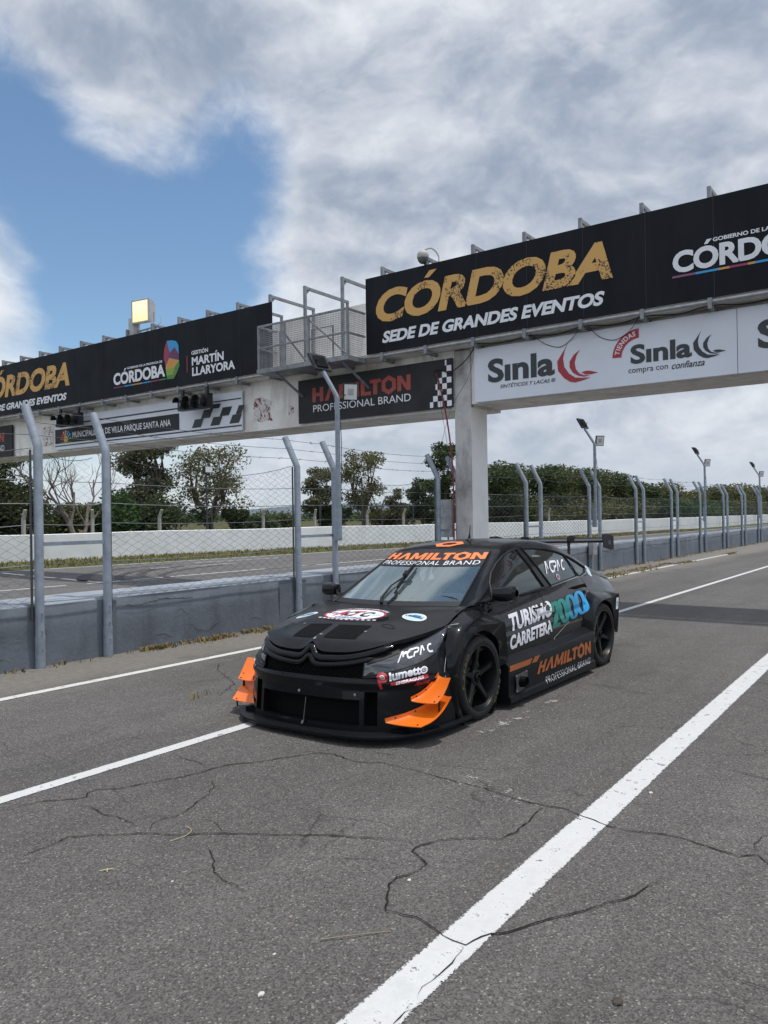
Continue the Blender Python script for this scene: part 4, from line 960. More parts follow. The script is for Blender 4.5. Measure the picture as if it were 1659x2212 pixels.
M['leaf_dark'] = leafmat('dark_green_leaf', (.030,.052,.020), (.080,.105,.038)); M['leaf_mid'] = leafmat('mid_green_leaf', (.045,.060,.024), (.125,.135,.055)); M['leaf_grey'] = leafmat('grey_green_leaf', (.062,.072,.040), (.155,.155,.085)); M['leaf_lush'] = leafmat('lush_green_leaf', (.022,.058,.016), (.065,.12,.03)); M['leaf_olive'] = leafmat('olive_leaf', (.066,.075,.026), (.165,.160,.065))
def leaf_cloud(q, clumps, n, size, droop=0., shell=.5):
    """n leaf quads spread through ellipsoid clumps (x,y,z,rx,ry,rz)"""
    C = np.array(clumps); vol = (C[:, 3]*C[:, 4]*C[:, 5])**.8; k = q.choice(len(C), n, p=vol/vol.sum())
    d = q.normal(size=(n, 3)); d /= np.linalg.norm(d, axis=1)[:, None]; r = q.random_sample(n)**shell
    P = C[k, :3]+d*C[k, 3:6]*r[:, None]
    cell = np.sin(P[:, 0]*2.1+C[k, 0])*np.sin(P[:, 1]*2.3+1.7*C[k, 1])*np.sin(P[:, 2]*2.6+C[k, 2]*1.3); keep = cell+q.normal(0, .35, n) > -.22
    P = P[keep]; n = len(P)
    a = q.normal(size=(n, 3)); a[:, 2] = a[:, 2]*.6-droop; a /= np.linalg.norm(a, axis=1)[:, None]; u = np.cross(a, q.normal(size=(n, 3))); u /= np.linalg.norm(u, axis=1)[:, None]
    s = size*q.uniform(.6, 1.35, n)[:, None]; a = a*s; u = u*s*.45
    V = np.stack([P-a-u*.3, P-u, P+a, P+u], 1).reshape(-1, 3); F = np.arange(n*4).reshape(-1, 4)
    return V, F
def mesh_np(name, V, F, m, parent):
    me = bpy.data.meshes.new(name); me.vertices.add(len(V)); me.vertices.foreach_set('co', V.ravel()); me.loops.add(F.size); me.loops.foreach_set('vertex_index', F.ravel().astype(np.int32))
    me.polygons.add(len(F)); me.polygons.foreach_set('loop_start', np.arange(0, F.size, 4, dtype=np.int32)); me.update(calc_edges=True); me.materials.append(m)
    o = bpy.data.objects.new(name, me); return link(o, parent)
def tree(name, label, x, y, h, w, leaf, n, size, seed, trunk=.3, clumps=9, sparse=0., group=None, bark='bark', droop=0., low=.25, forks=3, cat='tree', cr=.42):
    q = np.random.RandomState(seed); r = empty(name, label, cat, (x, y, 0), group)
    cl = []
    for i in range(clumps):
        a = 2*pi*(i+q.uniform(-.3, .3))/clumps*2.4; t = low+(1-low)*(i+.5)/clumps; rad = w/2*(1-cr)*sqrt(max(.05, 1-((t-.55)/.62)**2))*q.uniform(.55, 1.05)
        s = w*cr*.5*q.uniform(.75, 1.2)*(1.-.35*max(0, t-.75)/.25)
        zc = min(h*t, h-s*.75); cl.append((rad*cos(a), rad*sin(a)*.8, zc, s, s*.9, s*q.uniform(.55, .85)))
    V, F = leaf_cloud(q, cl, n, size, droop)
    if n: mesh_np('crown', V, F, M[leaf], r)
    o = MB(); tw = max(.08, h*.028); th = h*trunk; k = q.uniform(-.05, .05)*h
    o.tube(catmull([(0,0,-.05),(k*.3,0,th*.5),(k,k*.4,th)], 6), [tw*1.25, tw*1.1, tw, tw*.92, tw*.88, tw*.85], 8)
    lim = []
    for f in range(forks):
        a = 2*pi*f/forks+q.uniform(-.4, .4); e = (k+w*.16*cos(a), k*.4+w*.16*sin(a), th+h*.22*q.uniform(.8, 1.2)); lim.append(e)
        o.tube(catmull([(k,k*.4,th-.1),((k+e[0])/2+q.uniform(-.1,.1),(k*.4+e[1])/2,(th+e[2])/2+.1),e], 7), list(np.linspace(tw*.75, tw*.45, 7)), 7)
    for c in cl:
        j = min(range(len(lim)), key=lambda i: (lim[i][0]-c[0])**2+(lim[i][1]-c[1])**2+.2*(lim[i][2]-c[2])**2); s = lim[j]
        mid = ((s[0]+c[0])/2+q.uniform(-.2,.2), (s[1]+c[1])/2, (s[2]+c[2])/2+q.uniform(0,.4)); o.tube(catmull([s, mid, c[:3]], 7), list(np.linspace(tw*.42, tw*.1, 7)), 6)
        for _ in range(5):
            d = q.normal(size=3); d /= np.linalg.norm(d); e = (c[0]+d[0]*c[3]*.95, c[1]+d[1]*c[4]*.95, c[2]+d[2]*c[5]*.95); p0 = tuple(np.array(mid)*.4+np.array(c[:3])*.6) if q.rand() < .5 else c[:3]
            o.tube(catmull([p0, tuple((np.array(p0)+np.array(e))/2+q.normal(0, .08, 3)), e], 5), list(np.linspace(tw*.14, tw*.04, 5)), 5)
    o.build('trunk', M[bark], r, True)
    return r
G1 = 'trees beyond the white wall'; G2 = 'dense grove right of the column'
tree('broadleaf_tree', 'dense bushy tree at the left edge of the photo behind the first post', 21.2, 41, 6.4, 6.6, 'leaf_mid', 16000, .13, 1, .2, 16, group=G1, low=.10, cr=.52)
tree('tall_tree', 'tall loose eucalyptus behind the second fence post', 32.7, 43, 7.7, 5.6, 'leaf_grey', 15000, .12, 2, .28, 17, group=G1, droop=.5, low=.24, cr=.46)
tree('spreading_tree', 'sparse spreading tree with forked dark trunk left of the light pole', 36.3, 41, 6.9, 7.2, 'leaf_olive', 7500, .11, 23, .22, 16, group=G1, droop=.6, low=.34, forks=4, cr=.42)
tree('small_tree', 'small rounded tree seen through the narrow post gap by the first light pole', 48.7, 42, 5.9, 4.4, 'leaf_grey', 8500, .12, 4, .25, 13, group=G1, droop=.4, low=.3)
tree('slender_tree', 'ragged slender tree just right of the first light pole', 53.3, 41, 7.5, 6.2, 'leaf_olive', 7000, .12, 5, .3, 15, group=G1, droop=.4, low=.26, forks=4, cr=.38)
tree('small_tree', 'small grey green tree left of the dark round tree', 56.7, 40, 4.2, 3.0, 'leaf_grey', 3000, .13, 6, .25, 9, group=G1, low=.25)
tree('round_tree', 'dense dark tree with a low rounded crown before the column', 60.8, 40, 5.2, 4.6, 'leaf_dark', 8500, .14, 7, .2, 12, group=G1, low=.25)
tree('tall_tree', 'tall dark tree with round clumps against the left side of the column', 64.6, 40, 8.9, 5.0, 'leaf_dark', 8500, .14, 8, .35, 12, group=G1, low=.36)
for i, (px_, Y, h, w, lf) in enumerate([(75.5,40,7.3,5.5,'leaf_dark'),(81.5,42,7.9,6,'leaf_mid'),(87,40,7.7,6,'leaf_dark'),(93,41,8.2,6.4,'leaf_mid'),(99,40,8.0,6.4,'leaf_dark'),(104.5,41,8.0,6.4,'leaf_mid'),(110.5,40,7.8,6,'leaf_dark'),(116,40,6.8,5.4,'leaf_mid'),(125,40,6.4,6.2,'leaf_dark'),(136,40,6.9,6.4,'leaf_olive'),(150,40,5.8,6.4,'leaf_olive'),(167,40,7.0,8,'leaf_mid'),(183,40,7.8,9,'leaf_olive'),(202,40,8.0,9,'leaf_mid'),(222,40,8.0,10,'leaf_olive'),(250,40,8.6,11,'leaf_mid'),(285,38,9,12,'leaf_olive')]):
    L = ['first', 'second', 'third', 'fourth', 'fifth', 'sixth', 'seventh', 'eighth', 'ninth', 'tenth', 'eleventh', 'twelfth', 'thirteenth', 'fourteenth', 'fifteenth', 'sixteenth', 'seventeenth'][i]
    K = {'leaf_dark': 'dark green', 'leaf_mid': 'mid green', 'leaf_olive': 'olive green'}[lf]
    tree('grove_tree', '%s bushy tree, %s from the column in the row to its right' % (K, L), px_, Y, h, w*1.5, lf, 9000, .15+px_*.0006, 30+i, .18, 16, group=G2, low=.12, cr=.5)
# bare tree
def bare(x, y, h, label, seed):
    q = random.Random(seed); r = empty('bare_tree', label, 'tree', (x, y, 0)); o = MB()
    def grow(p, d, L, rad, dep):
        P = [p]; dd = d.copy()
        for k in range(4):
            dd = (dd+Vector((q.gauss(0,.16), q.gauss(0,.16), q.gauss(.07,.10)))).normalized(); P.append(P[-1]+dd*L/4)
        o.tube(P, list(np.linspace(rad, rad*.62, 5)), 6 if dep < 2 else 4, cap=False)
        if dep < 5:
            for _ in range(3 if dep < 3 else 2):
                i = q.randint(2, 4); a = (dd+Vector((q.gauss(0,.55), q.gauss(0,.55), q.gauss(.25,.35)))).normalized(); grow(P[i], a, L*q.uniform(.58, .82), rad*.55, dep+1)
    grow(Vector((0,0,-.05)), Vector((.05,0,1)), h*.36, h*.022, 0); grow(Vector((.1,0,-.05)), Vector((.35,.1,1)), h*.4, h*.016, 1)
    o.build('trunk', M['barkpale'], r, True); return r
bare(24.3, 38, 7.6, 'leafless grey tree with twisted branches between the first two fence posts', 12)
def bush(x, y, h, w, leaf, n, seed, label, name='bush', size=.13):
    q = np.random.RandomState(seed); r = empty(name, label, 'bush', (x, y, 0), 'bushes behind the white wall'); cl = []
    for i in range(9):
        s = w*.22*q.uniform(.7, 1.2); cl.append((q.uniform(-.42,.42)*w, q.uniform(-.3,.3)*w*.5, h*q.uniform(.3, .75), s, s, min(s*.8, h*.35)))
    V, F = leaf_cloud(q, cl, n, size, 0., .6); mesh_np('foliage', V, F, M[leaf], r)
    o = MB()
    for c in cl[:6]: o.tube(catmull([(c[0]*.3,c[1]*.3,-.03),(c[0]*.7,c[1]*.7,c[2]*.5),c[:3]], 6), [.05,.045,.04,.03,.02,.012], 5)
    o.build('stem', M['bark'], r, True); return r
BU = [(20.0,39.5,3.4,5,'leaf_dark','dark bush at the foot of the dense tree at the left edge'),(24.0,41.5,3.2,3.6,'leaf_mid','mid green bush left of the leafless grey tree'),(26.2,41.0,3.2,3.4,'leaf_mid','mid green bush right behind the leafless grey tree'),(28.0,41.5,3.6,3.4,'leaf_lush','bright green bush left of the second fence post'),(30.0,41.0,3.7,4.4,'leaf_lush','broad green bush just right of the second fence post'),(33.0,40.5,3.1,4.6,'leaf_dark','dark bush under the tall loose eucalyptus'),(38.2,40.2,2.7,2.0,'leaf_dark','dark bush at the trunk of the spreading tree'),(42.3,42,1.7,2.6,'leaf_dark','low dark bush at the open horizon'),(45.4,43,1.7,2.4,'leaf_mid','low bush left of the third fence post'),(50.4,42,2.9,3.4,'leaf_dark','bush between the post gap and the slender tree'),(58.3,41.5,2.6,4,'leaf_olive','olive bush under the small grey green tree'),(69,41,3.0,4.6,'leaf_dark','dark bush left of the column foot'),(80,38,3.4,9,'leaf_mid','wide bush under the first grove trees'),(95,38,3.6,12,'leaf_olive','wide olive bush under the middle of the grove'),(112,37,3.6,14,'leaf_mid','wide bush under the far half of the grove'),(135,36,3.6,16,'leaf_lush','bright wide bush at the end of the grove'),(165,36,3.6,22,'leaf_mid','far wide bush beyond the grove'),(210,36,4,30,'leaf_olive','farthest olive bush at the right edge')]
for i, (x, y, h, w, lf, lb) in enumerate(BU): bush(x, y, h*1.05, w*1.25, lf, 6000, 60+i, lb, size=.105+x*.0011)
# far treeline and hills at the horizon
q = np.random.RandomState(77); cl = []
for i in range(240):
    a = radians(q.uniform(20, 100)); d = q.uniform(260, 420); cl.append((d*cos(a), d*sin(a)+40, q.uniform(.5, 2.5), q.uniform(6, 14), q.uniform(6, 14), q.uniform(1.5, 4)))
V, F = leaf_cloud(q, cl, 26000, 1.0, 0., .6); o = mesh_np('far_wood', V, F, M['leaf_dark'], None); stuff(o, 'distant dark line of trees on the horizon', 'wood')
M['hill'] = mat('far_hill', (.10,.13,.15), .9, var=.2, vscale=.002)  # blue-grey: distance haze put into the hill colour
o = MB(); q = random.Random(4); rows = [[], []]
for k in range(80):
    a = radians(15+k*1.2); d = 5200; hh = 25+45*abs(sin(k*.21+.6))+30*abs(sin(k*.083))
    rows[0].append((d*cos(a), d*sin(a), -5)); rows[1].append(((d+500)*cos(a), (d+500)*sin(a), hh))
o.grid(rows); struct(o.build('hills', M['hill'], smooth=True))
# ------------------------------------------------------------------ the race car (local: x forward from the front axle, y left, z up)
CARX, CARY, LEAN = 5.62, 4.08, .021
car = empty('race_car', 'black touring race car with orange fins and a tall rear wing', 'race car', (CARX, CARY, 0)); car.rotation_euler = (0, 0, pi)
def satin(name, c, rough, coat=0., cr=.08, var=.25, bump=0., sp=.12):
    m = mat(name, c, rough, var=var, vscale=5, spec=sp); t, B, p = getn(m); p.inputs['Coat Weight'].default_value = coat; p.inputs['Coat Roughness'].default_value = cr
    oc = B.n('ShaderNodeTexCoord').outputs['Object']; f = B.noise(oc, 3.2, 6., .65); g = B.noise(oc, 45., 3., .6)
    t.links.new(B.mr(B.m('ADD', B.m('MULTIPLY', f, .7), B.m('MULTIPLY', g, .3)), .35, .65, max(.03, rough-.07), rough+.10), p.inputs['Roughness'])
    bn = B.n('ShaderNodeBump', {'Strength': .12+bump, 'Distance': .006, 'Height': B.noise(oc, 4.5, 2., .5)}); t.links.new(bn.outputs[0], p.inputs['Normal']); t.links.new(bn.outputs[0], p.inputs['Coat Normal'])
    return m
M['body'] = satin('black_satin_paint', (.0032,.0037,.005), .30, .32, .06); M['gloss'] = satin('black_gloss_paint', (.0045,.005,.0065), .22, .5, .04); M['hoodblk'] = satin('matt_black_bonnet', (.0085,.009,.0105), .38, .22, .20, sp=.2)
M['blackpl'] = mat('black_plastic', (.008,.008,.009), .5, var=.2, spec=.25); M['void'] = mat('dark_opening', (.0035,.0035,.004), .8, spec=.12); M['carbon'] = satin('black_splitter_board', (.007,.0075,.009), .40, .1, .2)
M['fin'] = mat('orange_fin_paint', (.80,.16,.008), .38, coat=.3, var=.04); M['tyre'] = mat('tyre_rubber', (.012,.012,.0125), .72, var=.25, vscale=20, bump=.15, bscale=60, spec=.35); M['rim'] = mat('black_wheel', (.007,.007,.0075), .36, 0, var=.2, spec=.3)
M['wsorange'] = mat('orange_print', (.85,.22,.06), .45); M['skorange'] = mat('dull_orange_print', (.36,.10,.022), .5, var=.05); M['metal'] = mat('bare_metal', (.45,.46,.47), .3, .9, var=.2); M['plate'] = mat('heat_plate', (.10,.098,.092), .45, .5, var=.3, vscale=14)
M['cage'] = mat('roll_cage_grey', (.55,.60,.62), .45); M['cabin'] = mat('cabin_dark', (.018,.019,.021), .7); M['taillamp'] = mat('dark_red_lamp', (.10,.012,.014), .15, coat=.6); M['whiteprint'] = M['txtwhite']
M['redprint'] = mat('red_print', (.40,.02,.03), .45); M['blueprint'] = mat('blue_print', (.03,.16,.38), .45); M['paleblue'] = mat('pale_blue_print', (.42,.62,.74), .45); M['blackprint'] = mat('black_print', (.008,.008,.009), .45); M['greyprint'] = mat('silver_print', (.36,.37,.38), .4, .2)
M['yellowmark'] = mat('tyre_marking', (.17,.145,.07), .75); M['lampface'] = mat('smoked_headlamp', (.010,.011,.013), .06, coat=1.0, spec=.8)
def glass_mat(name, tint, haze, dust, gain=2.5):
    m = bpy.data.materials.new(name); m.use_nodes = True; t = m.node_tree; t.nodes.clear(); B = NB(t)
    oc = B.n('ShaderNodeTexCoord').outputs['Object']
    fr = B.n('ShaderNodeFresnel', {'IOR': 1.55}).outputs[0]
    tr_ = B.n('ShaderNodeBsdfTransparent', {'Color': (*tint, 1)}); gl = B.n('ShaderNodeBsdfGlossy', {'Roughness': .03, 'Color': (.86,.98,1,1)})
    df = B.n('ShaderNodeBsdfDiffuse', {'Color': (*dust, 1)})
    hz_ = B.mr(B.noise(oc, 2.2, 5., .6), .3, .7, haze*.75, haze*1.25)
    a = B.n('ShaderNodeMixShader', {0: hz_, 1: tr_.outputs[0], 2: df.outputs[0]})
    f2 = B.m('MINIMUM', B.m('ADD', B.m('MULTIPLY', fr, gain), .015), 1.)
    c = B.n('ShaderNodeMixShader', {0: f2, 1: a.outputs[0], 2: gl.outputs[0]})
    B.n('ShaderNodeOutputMaterial', {'Surface': c.outputs[0]}); return m
M['wsglass'] = glass_mat('windscreen_glass', (.70,.84,.88), .10, (.50,.66,.68)); M['sideglass'] = glass_mat('tinted_side_glass', (.36,.37,.38), .035, (.5,.5,.5), 1.15)

BODY = []          # (verts, faces) before leaning, for laying prints onto the surface
def lean(v):
    x, y, z = v; d = y-.9; return (x, .9+d*cos(LEAN)-z*sin(LEAN), d*sin(LEAN)+z*cos(LEAN))
def part(o, name, m, parent=None, smooth=True, sharp=42, cast=False, fixn=True):
    if cast: BODY.append((list(o.v), list(o.f)))
    o.v = [lean(v) for v in o.v]; return o.build(name, M[m] if isinstance(m, str) else [M[k] for k in m], car if parent is None else parent, smooth=smooth, sharp=sharp, fixn=fixn)
def mir(o):
    p = MB(); p.v = [(x, -y, z) for x, y, z in o.v]; p.f = [f[::-1] for f in o.f]; p.mi = list(o.mi); return p
ZK = [.0,.14,.315,.466,.56,.63,.685,.72,.76]; XK = [1.11,1.105,1.086,1.066,1.05,1.02,.995,.98,.955]
ZY = [.0,.45,.56,.61,.664,.709,.74]; YK = [.93,.92,.89,.875,.85,.83,.82]
def FX(y, z):
    xc = np.interp(z, ZK, XK); yw = np.interp(z, ZY, YK); xs = .36-.1*max(0, z-.5)/.25; a = min(abs(y)/yw, 1)
    return xs+(xc-xs)*(1-a**2.7)**(1/2.7)
def F3(y, z, off=0.):
    x = FX(y, z)
    if off:
        e = .01; dy = (FX(abs(y)+e, z)-FX(abs(y)-e, z))/(2*e)*(1 if y >= 0 else -1); n = Vector((1, -dy, .15)).normalized()
        return (x+n.x*off, y+n.y*off, z+n.z*off)
    return (x, y, z)
# front bumper with its openings
YS = [0,.08,.16,.24,.32,.40,.46,.492,.528,.575,.622,.66,.70,.74,.78,.81,.84,.865,.885,.9,.91,.918,.924,.928,.9298]; ZS = [.085,.13,.19,.25,.315,.348,.375,.40,.425,.448,.462,.470]
ys = [-y for y in YS[:0:-1]]+YS
G = []
for z in ZS:
    yw = np.interp(z, ZY, YK); row = []
    for y in ys:
        yy = y*yw/.93; row.append(F3(yy, z, .012 if .41 < z < .455 else (.004 if z > .455 else 0)))
    ed = [(.36+(.0)-.10*k/3+(0 if z > .2 else -.0), yw*.998+.004*k, z) for k in (1, 2)] if z < .30 else []
    G.append(row)
def keep(i, j):
    y0, y1 = sorted((abs(ys[j]), abs(ys[j+1]))); z0, z1 = ZS[i], ZS[i+1]
    if y1 <= .4921 and .129 < z0 and z1 < .316: return False
    if .527 < y0 and y1 < .623 and .129 < z0 and z1 < .376: return False
    return True
o = MB(); o.grid(G, keep)
top = G[-1]; o.grid([top, [F3(p[1]*.985, .468, -.02) for p in top], [F3(p[1]*.96, .466, -.06) for p in top]])
# lips returning into the openings
def rim(y0, y1, z0, z1, d=.05):
    P = [(y0,z0),(y1,z0),(y1,z1),(y0,z1)]; L = []
    for (a, c), (e, f) in zip(P, P[1:]+P[:1]):
        for k in range(6): L.append((a+(e-a)*k/6, c+(f-c)*k/6))
    a = [F3(y, z) for y, z in L]; o.grid([a+[a[0]], [(p[0]-d, p[1]*.985, p[2]) for p in a]+[(a[0][0]-d, a[0][1]*.985, a[0][2])]])
bump = part(o, 'front_bumper', 'body', cast=True)
o = MB(); rim(-.492,.492,.13,.315); rim(.528,.622,.13,.375); rim(-.622,-.528,.13,.375); part(o, 'intake_frame', 'void', bump)
o = MB(); o.grid([[F3(y, z, -.11) for y in np.linspace(-.68,.68,15)] for z in (.1,.4)]); part(o, 'intake_backing', 'void', bump)
o = MB(); o.tube([F3(.0,.30,-.01), F3(0,.115,.01)], .0035, 6); o.tube([F3(0,.125,.012), F3(0,.10,.03)], .009, 6); part(o, 'splitter_stay', 'plate', bump)
o = MB()
for y, z in ((-.06,.345),(.455,.352),(-.62,.385)): o.lathe([(.012,0),(.011,.006),(0,.008)], F3(y, z, .002), (1,.3*y,0), 10)
part(o, 'bolt', 'metal', bump)
o = MB(); qq = random.Random(3)
for _ in range(16):
    y, z = qq.uniform(-.6,.25), qq.uniform(.33,.40); P = F3(y, z, .0); o.lathe([(.006,.001),(.004,.003),(0,.0035)], P, (1,y*.4,0), 7)
part(o, 'rivet', 'blackpl', bump)
# upper corner of the bumper below the headlamp
_BQ = [(.505,.486),(.60,.500),(.70,.522),(.775,.546),(.83,.575),(.855,.615),(.842,.690)]
def corner():
    n = 30; up = [(FX(min(y, np.interp(z, ZY, YK)-.004), z), y, z) for y, z in _BQ]+[(.385,.850,.685)]; up = catmull(up, n)
    lo = catmull([F3(y*np.interp(.468, ZY, YK)/.93, .468, .004) for y in (.50,.58,.66,.74,.80,.85,.885,.905)]+[(.47,.918,.44)], n); G = []
    for i in range(n):
        row = []
        for k in range(9):
            t = k/8; p = lo[i]+(up[i]-lo[i])*t; b_ = .014*sin(pi*t); row.append((p[0]+b_*.7, p[1]+b_*.8, p[2]))
        G.append(row)
    o = MB(); o.grid(G); return o
o = corner(); hm = mir(o); part(o, 'bumper_corner', 'body', cast=True); part(hm, 'bumper_corner', 'body', cast=True)
# splitter
def spl(y, k=1.): return .22+.985*k*(1-min(1, abs(y)/.965)**3.4)**(1/3.4)
o = MB(); ts = [-1+2*i/60 for i in range(61)]; ed = []
for t_ in ts:
    y = .965*(1 if t_ > 0 else -1)*abs(sin(t_*pi/2))**.8; ed.append((spl(y), y))
n = len(ed); top = [(x, y, .088) for x, y in ed]; low = [(x-.004, y, .060) for x, y in ed]; inn = [(max(.2, x-.35), y*.8, .088) for x, y in ed]; inl = [(max(.2, x-.35), y*.8, .060) for x, y in ed]
o.grid([inn, top, [(x+.004, y*1.003, .078) for x, y in ed], low, inl]); part(o, 'splitter', 'carbon', sharp=60, cast=True)
# grille, bars and chevrons
grl = MB(); grl.grid([[F3(y, z, -.03) for y in np.linspace(-.60,.60,41)] for z in (.455,.50,.54,.58,.64,.70)]); gp = part(grl, 'grille', 'void')
o = MB()
for r_ in range(4):
    z = .476+.021*r_; st = .055
    for k in range(-9, 9):
        y0 = k*st*1.0+(st/2 if r_ % 2 else 0)
        a = [(y0, z), (y0+st*.36, z+.0), (y0+st*.5, z+.0105), (y0+st*.86, z+.0105), (y0+st, z)]
        if max(abs(p[0]) for p in a) > .50: continue
        o.tube([F3(p[0], p[1], -.014) for p in a], .0035, 4)
part(o, 'honeycomb', 'void', gp)
def bar(P, r1, r2, name):
    L = [(y, z) for y, z in P]; L = [(-y, z) for y, z in L[::-1] if y > 0]+L
    d = catmull([(y, z, 0) for y, z in L], 121); o = MB(); G = []
    for i in range(121):
        y, z = d[i][:2]; a = d[min(i+1, 120)]-d[max(i-1, 0)]; nn = Vector((-a[1], a[0])).normalized(); row = []
        tp = min(1, (60.5-abs(i-60))/6+.2)
        for k in range(11):
            an = pi*(k/10-.5); row.append(F3(y+nn.x*r2*sin(an)*tp, z+nn.y*r2*sin(an)*tp, -.012+r1*cos(an)*tp+.006))
        G.append(row)
    o.grid(G); return part(o, name, 'body', cast=False)
bar([(0,.676),(.012,.674),(.03,.655),(.075,.612),(.10,.605),(.2,.604),(.35,.612),(.45,.628),(.54,.652),(.66,.692)], .021, .024, 'chevron_bar')
bar([(0,.612),(.014,.610),(.04,.585),(.075,.560),(.10,.556),(.2,.557),(.30,.566),(.42,.584),(.50,.600),(.56,.615)], .019, .022, 'chevron_bar')
# headlamps: wrap-round lens between bonnet edge and bumper brow
def hl():
    A = [(.50,.598),(.585,.640),(.66,.690),(.715,.728),(.765,.757),(.80,.776),(.822,.790)]; Bq = [(.505,.486),(.60,.500),(.70,.522),(.775,.546),(.83,.575),(.855,.615),(.842,.690)]
    n = 26; a = catmull([(y, z, 0) for y, z in A], n); c = catmull([(y, z, 0) for y, z in Bq], n); G = []
    xa = catmull([(0,FX(.50,.598),0),(1,FX(.585,.64),0),(2,FX(.66,.69),0),(3,.72,0),(4,.58,0),(5,.43,0),(6,.30,0)], n)
    for i in range(n):
        row = []
        for k in range(13):
            t = k/12; y = c[i][0]+(a[i][0]-c[i][0])*t; z = c[i][1]+(a[i][1]-c[i][1])*t; x0 = FX(min(c[i][0], np.interp(c[i][1], ZY, YK)-.004), c[i][1]); x1 = xa[i][1]
            x = x0+(x1-x0)*t; b_ = .020*sin(pi*t)*min(1, (i+1)/4); row.append((x+b_*.7, y+b_*.75, z+b_*.2))
        G.append(row)
    o = MB(); o.grid(G); return o, G
o, HG = hl(); hm = mir(o); L_ = part(o, 'headlight', 'lampface', cast=True); R_ = part(hm, 'headlight', 'lampface', cast=True)
def edge_tube(G, r, mm, nm, par):
    P = [G[i][0] for i in range(len(G))]+G[-1][1:]+[G[i][-1] for i in range(len(G)-2, -1, -1)]+G[0][-2:0:-1]
    o = MB(); o.tube(P, r, 5, closed=True); return o
o = edge_tube(HG, .005, 0, 0, 0); hm = mir(o); part(o, 'lamp_seal', 'blackpl', L_); part(hm, 'lamp_seal', 'blackpl', R_)
o = MB(); G = [[(HG[i][k][0]+.003, HG[i][k][1]+.002, HG[i][k][2]+.002) for k in range(8, 12)] for i in range(1, 13)]; o.grid(G); hm = mir(o); part(o, 'running_lamp', 'blackpl', L_); part(hm, 'running_lamp', 'blackpl', R_)
# bonnet
LIP = [(0,.715),(.012,.712),(.035,.690),(.07,.664),(.10,.654),(.17,.648),(.28,.650),(.38,.656),(.475,.672),(.54,.688),(.60,.706)]
LE = [(FX(.60,.706),.60,.706),(.80,.665,.728),(.68,.722,.745),(.55,.765,.762),(.43,.795,.781),(.312,.815,.800),(.165,.80,.848),(.036,.795,.885),(-.05,.785,.897),(-.12,.775,.903)]
MC = [(.985,.715),(.94,.744),(.87,.764),(.81,.778),(.646,.820),(.50,.845),(.35,.868),(.2,.884),(.03,.896)]
nv, nu = 46, 61
le = catmull(LE, nv); mc = catmull([(x, 0, z) for x, z in MC], nv); G = []
lip = catmull([(y, z, 0) for y, z in LIP], 200)
lz = lambda y: np.interp(abs(y), lip[:, 0], lip[:, 1])
for i in range(nv):
    v = i/(nv-1); row = []
    for j in range(nu):
        u = -1+2*j/(nu-1); s = abs(u); E = le[i]; y = u*E[1]
        x = mc[i][0]+(E[0]-mc[i][0])*s**2.3; z = mc[i][2]+(E[2]-mc[i][2])*s**2.2
        if v < .5:
            y0 = u*le[0][1]; zl = lz(y0); xl = FX(y0, zl); xb = mc[0][0]+(le[0][0]-mc[0][0])*s**2.3; zb = mc[0][2]+(le[0][2]-mc[0][2])*s**2.2
            k = (1-v/.5)**3.2; x += (xl-xb)*k; z += (zl-zb)*(1-v/.5)**5
        z += .012*sin(pi*min(1, v*1.3))*max(0, 1-abs(s-.55)/.3)*(1 if s < .85 else 0)    # two soft ribs
        row.append((x, y, z))
    G.append(row)
HOOD = G
rn = [[(x+.004-.022*k, y*.995, z-.012*k-.006) for x, y, z in G[0]] for k in (1.6, .5)]
o = MB(); o.grid(rn+G); o.grid([[p[k] for p in G] for k in (0,)]+[[(p[0][0], p[0][1]*.99, p[0][2]-.03) for p in G]]); o.grid([[p[-1] for p in G], [(p[-1][0], p[-1][1]*.99, p[-1][2]-.03) for p in G]])
bon = part(o, 'bonnet', 'hoodblk', cast=True, sharp=50)
o = MB(); o.grid([[(x-.05, y*.9, z-.10) for x, y, z in r_[::4]] for r_ in G[::5]]); part(o, 'engine_cover', 'void')
# side surface
BELT = [(.10,.885),(-.10,.892),(-.45,.888),(-1.5,.93),(-2.0,.96),(-2.36,.985),(-2.75,.985),(-3.15,.945),(-3.55,.885),(-3.62,.87)]
bx = [p[0] for p in BELT][::-1]; bz_ = [p[1] for p in BELT][::-1]
PF = [0,.15,.3,.45,.58,.70,.80,.90,1.]; PY_ = [.855,.880,.898,.906,.904,.890,.872,.842,.800]
def SIDE(x, f, off=0.):
    zb = np.interp(x, bx, bz_); z = .26+(zb-.26)*f; y = float(hermite(PF, np.array(PY_)[:, None], [f])[0][0])
    if x < -2.3: y -= .125*((-2.3-x)/1.3)**1.7
    if x > -.3: y -= .03*((x+.3)/.4)**2
    y -= .010*math.exp(-((f-.60)/.035)**2)     # waist crease
    return (x, y+off, z)
def sidepatch(x0, x1, nx, f0=0., f1=1., nf=40):
    o = MB(); o.grid([[SIDE(x0+(x1-x0)*i/nx, f0+(f1-f0)*k/nf) for k in range(nf+1)] for i in range(nx+1)]); return o
for nm, x0, x1, nx, m_ in (('door', -.30, -1.383, 40, 'gloss'), ('door', -1.391, -2.46, 40, 'gloss'), ('rear_quarter', -2.467, -3.62, 44, 'gloss'), ('cowl_panel', .10, -.293, 14, 'body')):
    o = sidepatch(x0, x1, nx, .45 if nm == 'cowl_panel' else 0.); hm = mir(o); dl = part(o, nm, m_, cast=True); dr = part(hm, nm, m_, cast=True)
    if nm == 'door' and x0 > -1:
        o = MB(); o.tube([SIDE(-1.25,.80,.004), SIDE(-1.25,.80,.03), SIDE(-1.12,.80,.03), SIDE(-1.12,.80,.004)], .009, 6); part(o, 'handle', 'blackpl', dl)
